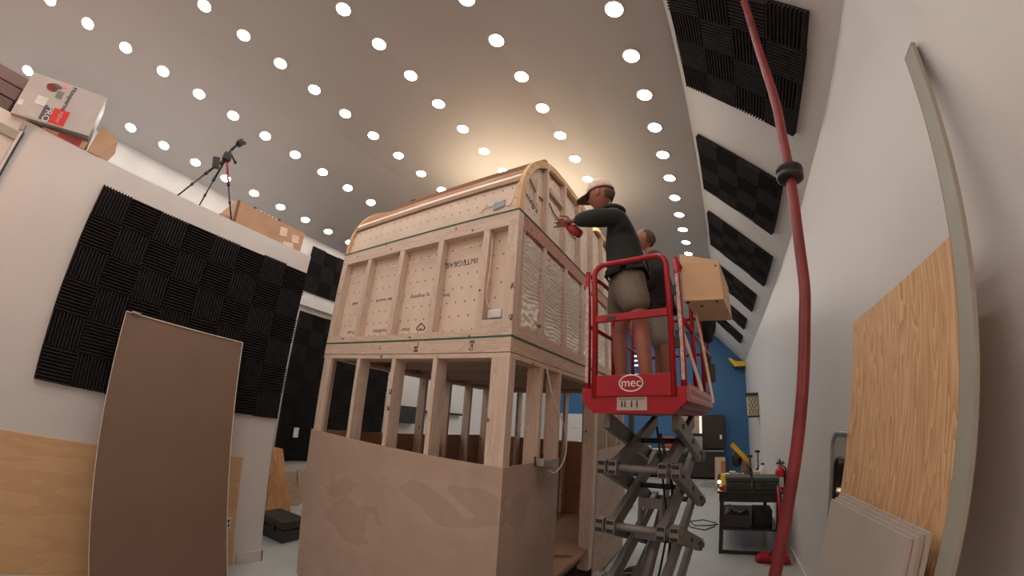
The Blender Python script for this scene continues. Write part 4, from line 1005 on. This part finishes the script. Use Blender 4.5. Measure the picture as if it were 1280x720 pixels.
solo(MB().box((-2.7, 14.2, .98), (-2.35, 14.45, 1.10)), 'yellow_folder', mat('yellow folder', rgb(205, 205, 90), .6), 'yellow box on the far counter left of the papers', 'box')
# white panelled door at the far end, and a blue framed window
mb = MB().box((-6.35, 14.74, .0), (-5.2, 14.8, 2.22))
d_ = struct('door_1', mb, TRIMW)
for i in range(2):
    for j in range(4): MB().box((-6.25 + .52 * i, 14.725, .1 + .52 * j), (-5.82 + .52 * i, 14.74, .54 + .52 * j), bev=.01).build('door_panel', TRIMW, d_)
t = thing('window_frame_tall', 'narrow white framed blue panel on the far wall left of the lift', 'panel', (-4.6, 14.7, 1.0))
MB().box((-4.86, 14.76, .9), (-4.5, 14.79, 2.6)).build('pane', BLUE, t)
MB().box((-4.52, 14.74, .9), (-4.47, 14.79, 2.6)).box((-4.86, 14.74, 1.60), (-4.5, 14.79, 1.63)).build('frame', WHITE, t)
t = thing('wall_sign', 'lit letter sign on the blue wall seen through the lift gate', 'sign', (-3.0, 14.7, 4.2))
MB().box((-3.45, 14.77, 3.70), (-2.75, 14.80, 4.85)).build('sign_back', mat('sign backing', (.02, .05, .12), .5), t)
s0 = worldloc(t)
text('sign_letter', 'E', .62, frame((-3.05 - s0.x, 14.765 - s0.y, 4.30 - s0.z), (1, 0, 0), (0, 0, 1)), SIGNE, t, .006)
MB().box((-3.25, 14.76, 3.74), (-2.9, 14.77, 3.80)).box((-3.10, 14.76, 3.70), (-3.04, 14.77, 3.76)).build('sign_bar', SIGNE, t)
# dark shelf band on the outer left wall beyond the foam
t = thing('wall_shelf', 'dark shelf strip on the white wall behind the house studs', 'shelf', (XB, 6.6, 1.9))
MB().box((XB, 6.0, 1.62), (XB + .2, 6.75, 2.02)).build('box', DARKST, t)
MB().box((XB, 6.75, 1.90), (XB + .12, 8.6, 1.96)).build('board', DARKST, t)
t = thing('machine_frame', 'dark machine frame with a diagonal grey strut standing behind the house', 'frame', (-2.4, 9.0, 0))
MB().box((-2.95, 8.9, .0), (-2.85, 9.1, 1.85)).build('post', DARKST, t)
MB().box((-2.85, 8.9, 0), (-2.0, 9.1, .1)).build('base', DARKST, t)
MB().box((-2.0, 8.9, 0), (-1.9, 9.1, 2.95)).build('post', DARKST, t)
MB().beam((-2.9, 9.0, 1.8), (-1.95, 9.0, 2.95), .08, .08).build('strut', STEEL, t, label='grey diagonal strut')

# ================================================================== LEFT SIDE
# brown sheet leaning on the half wall
t = thing('hardboard_sheet', 'tall brown hardboard sheet leaning on the half wall', 'sheet', (-3.95, 1.0, 0))
q0 = [(-3.93, .40, .005), (-3.93, 1.625, .005), (-4.20, 1.54, 2.42), (-4.20, .375, 2.42)]
MB().prism(q0, (-.016, 0, -.002)).build('panel', HARDBOARD, t)
e = .006
MB().beam(q0[0], q0[3], .018, .006, up=(0, 1, 0)).beam(q0[1], q0[2], .018, .006, up=(0, 1, 0)).beam(q0[2], q0[3], .020, .010, up=(0, 0, 1)).build('edge_lip', EDGEW, t, label='pale sheet edge')
MB().box((-4.21, .42, 2.42), (-4.17, .50, 2.435)).build('clip', ALU, t)
# case on the floor
t = thing('equipment_case', 'black hard case on the floor between half wall and wooden house', 'case', (-5.1, 2.8, 0))
mb = MB(); mb.box((-5.40, 2.62, .0), (-4.84, 3.02, .17), rot=(0, 0, R(12)), bev=.025); mb.build('case_base', CASEB, t)
MB().box((-5.41, 2.61, .175), (-4.83, 3.03, .29), rot=(0, 0, R(12)), bev=.03).build('case_lid', CASEB, t)
MB().box((-5.25, 2.57, .12), (-5.19, 2.61, .22), rot=(0, 0, R(12))).build('latch', BLACK, t); MB().box((-5.02, 2.62, .12), (-4.96, 2.66, .22), rot=(0, 0, R(12))).build('latch', BLACK, t)
# boards leaning on the outer wall
solo(MB().prism([(-6.25, 3.16, .005), (-6.1, 3.52, .005), (-6.45, 3.42, 1.0), (-6.5, 3.22, 1.02)], (-.02, 0, 0)), 'pine_board', wood('knotty pine', rgb(214, 160, 112), rgb(120, 72, 44), grain=(1, 9, 1), knots=3), 'knotty pine board leaning on the outer wall behind the black case', 'board', loc=(-6.25, 3.3, 0))
solo(MB().prism([(-6.35, 3.05, .005), (-6.3, 3.16, .005), (-6.55, 3.14, 1.6), (-6.56, 3.06, 1.6)], (-.02, 0, 0)), 'pine_strip', PINE, 'narrow pine strip leaning on the outer wall behind the half wall end', 'board', loc=(-6.35, 3.1, 0))
solo(MB().prism([(-6.42, 3.50, .005), (-6.42, 3.86, .005), (-6.6, 3.82, .56), (-6.6, 3.46, .56)], (-.02, 0, 0)), 'fibre_board', mat('fibre board', rgb(165, 138, 112), .8, var=.12, scale=12), 'speckled fibre board leaning low on the outer wall, in front', 'board', loc=(-6.42, 3.7, 0))
solo(MB().prism([(-6.52, 3.88, .005), (-6.52, 4.24, .005), (-6.61, 4.20, .60), (-6.61, 3.86, .60)], (-.02, 0, 0)), 'fibre_board', mat('fibre board pale', rgb(180, 156, 132), .8, var=.12, scale=12), 'paler fibre board leaning on the outer wall nearest the house', 'board', loc=(-6.5, 3.9, 0))
solo(MB().ball((-6.2, 4.35, .12), .12, 3, (1, .8, 1)), 'black_bag', CASEB, 'black bag on the floor at the corner of the house', 'bag', smooth=True)

# ------------------------------------------------------------------ things on the loft edge
# large printed carton, tilted over the edge
t = thing('printed_carton', 'big grey printed carton tipped on the loft edge', 'carton', (-4.5, -.9, 3.72))
cn = dict(A=Vector((-4.34, -1.29, 4.135)), B=Vector((-4.34, -.589, 4.28)), C=Vector((-4.34, -.545, 3.836)), D=Vector((-4.34, -1.255, 3.69)))
ud = (cn['B'] - cn['A']); vd = (cn['D'] - cn['A'])
MB().prism([cn['A'], cn['B'], cn['C'], cn['D']], (-.42, 0, .04)).build('carton_body', CARDGREY, t)
def P2W(u, v, off=.0): return cn['A'] + ud * u + vd * v + Vector((off, 0, 0))
def patch(name, u0, v0, u1, v1, m, off=.003):
    MB().prism([P2W(u0, v0), P2W(u1, v0), P2W(u1, v1), P2W(u0, v1)], (off, 0, 0)).build(name, m, t)
patch('print_patch', .34, .62, .47, .95, DARKP); patch('print_patch', .47, .62, .67, .97, REDP, .0035)
patch('print_patch', .08, .74, .29, .97, mat('faded print', rgb(188, 182, 178), .6)); patch('label_patch', .20, .46, .34, .66, WHITE)
patch('label_patch', .02, .66, .08, .78, WHITE)
MB().ball(P2W(.31, .20, .004), .05, 2, (.06, 1.1, .8)).build('machine_picture', mat('picture print', rgb(120, 50, 42), .6, var=.6, scale=30), t)
MB().ball(P2W(.36, .14, .004), .035, 2, (.06, 1.4, .6)).build('machine_picture', DARKP, t)
patch('print_patch', .40, .0, .49, .12, mat('pink print', rgb(222, 160, 155), .6))
mb = MB()
for k in range(5): mb.prism([P2W(.40 + .018 * k, .22), P2W(.408 + .018 * k, .22), P2W(.408 + .018 * k, .40), P2W(.40 + .018 * k, .40)], (.003, 0, 0))
mb.build('print_lines', DARKP, t)
c0 = worldloc(t); un = ud.normalized(); vn = vd.normalized()
text('brand_lettering', 'Husqvarna', .062, frame(P2W(.575, .33, .004) - c0, vn, un), INKBLK, t, .001)
text('print_lettering', 'PRO', .085, frame(P2W(.42, .80, .0045) - c0, vn, un), WHITE, t, .001)
text('print_lettering', 'NEW', .05, frame(P2W(.57, .80, .0045) - c0, vn, un), CARDGREY, t, .001)
# red printed carton below and cardboard flap beside it
mb = MB(); mb.prism([(-4.40, -.95, 3.722), (-4.40, -.53, 3.722), (-4.40, -.53, 3.80), (-4.40, -.95, 3.735)], (-.3, 0, 0))
tc_ = thing('carton', 'small carton with a red print under the tipped grey carton', 'carton', (-4.5, -.7, 3.72)); mb.build('carton_body', CARD, tc_)
MB().prism([(-4.40, -.80, 3.725), (-4.40, -.58, 3.725), (-4.40, -.58, 3.79), (-4.40, -.80, 3.755)], (.003, 0, 0)).build('print_patch', MAROON, tc_)
solo(MB().prism([(-4.40, -.50, 3.722), (-4.40, -.37, 3.722), (-4.44, -.30, 3.98), (-4.46, -.50, 4.06)], (-.35, .02, 0)), 'cardboard_box', CARD, 'brown cardboard box right of the tipped grey carton', 'box', loc=(-4.5, -.4, 3.722))
t = thing('stacked_bins', 'grey slatted bins at the left end of the loft', 'bin', (-4.8, -1.7, 3.72))
for k in range(3):
    MB().box((-5.2, -2.2, 3.722 + k * .14), (-4.45 - .02 * k, -1.32, 3.722 + k * .14 + .12), bev=.01).build('slat', mat('brown grey plastic %d' % k, (.12 + .03 * k, .09 + .02 * k, .08 + .02 * k), .6), t)
# long cardboard box
t = thing('cardboard_box', 'long taped cardboard box at the right end of the loft edge', 'box', (-4.6, 1.6, 3.72))
MB().prism([(-4.47, 1.14, 3.722), (-4.47, 2.06, 3.722), (-4.47, 2.06, 4.0), (-4.47, 1.10, 4.01)], (-.5, 0, 0)).build('carton_body', CARD, t)
MB().prism([(-4.468, 1.13, 3.722), (-4.468, 1.165, 3.722), (-4.468, 1.135, 4.01), (-4.468, 1.10, 4.01)], (-.004, 0, 0)).build('edge_tape', mat('brown tape', rgb(120, 85, 60), .4), t)
for y0, z0, y1, z1 in ((1.72, 3.84, 1.82, 3.95), (1.90, 3.82, 2.0, 3.92), (1.80, 3.73, 1.95, 3.79)):
    MB().box((-4.47, y0, z0), (-4.466, y1, z1), rot=(R(10), 0, 0)).build('label_patch', TAPE, t)
solo(MB().box((-4.68, .98, 3.722), (-4.5, 1.10, 3.80), bev=.02), 'crumpled_paper', CARD, 'crumpled brown paper between tripod foot and long cardboard box', 'paper')
t = thing('power_strip', 'white power strip lying on top of the long cardboard box', 'power strip', (-4.55, 1.5, 4.01))
MB().box((-4.62, 1.36, 4.012), (-4.54, 1.68, 4.05), bev=.008).build('strip_body', WHITE, t)
for k in range(5): MB().box((-4.541, 1.39 + k * .055, 4.02), (-4.536, 1.42 + k * .055, 4.043)).build('socket', BLACK, t)
for y in (1.33, 1.67): MB().box((-4.63, y, 4.012), (-4.53, y + .04, 4.055), bev=.005).build('end_cap', BLACK, t)
# tripod
t = thing('camera_tripod', 'black tripod with one red leg section standing on the loft edge', 'tripod', (-4.5, .8, 3.72))
ap = Vector((-4.46, .79, 4.42))
def leg(foot, m1, m2):
    f = Vector(foot); d = f - ap
    L_ = MB().tube([ap, ap + d * .42], .014, 8).build('leg', m1, t, True)
    MB().tube([ap + d * .40, ap + d * .46], .02, 8).tube([ap + d * .70, ap + d * .74], .016, 8).tube([ap + d * .42, f], .009, 8).tube([f - d * .02, f], .013, 8).build('lower_section', m2, L_, True)
leg((-4.45, .47, 3.73), BLACK, BLACK); leg((-4.62, .74, 3.73), BLACK, BLACK); leg((-4.45, 1.11, 3.73), RED, BLACK)
MB().box((-4.49, .74, 4.38), (-4.43, .84, 4.48), bev=.012).tube([(-4.46, .76, 4.30), (-4.46, .80, 4.56)], .014, 8).build('centre_column', BLACK, t, True)
MB().box((-4.48, .66, 4.22), (-4.43, .74, 4.36), rot=(R(18), 0, 0), bev=.012).build('battery_pack', BLACK, t)
MB().tube([(-4.46, .80, 4.50), (-4.46, .90, 4.42)], .012, 8).ball((-4.46, .90, 4.42), .022).build('pan_handle', BLACK, t, True)
MB().tube([(-4.46, .80, 4.54), (-4.46, .84, 4.66)], .016, 8).box((-4.49, .82, 4.64), (-4.42, .90, 4.72), rot=(R(-30), 0, 0), bev=.012).ball((-4.44, .90, 4.70), .026).build('camera_head', BLACK, t, True)
print('objects', len(bpy.data.objects))
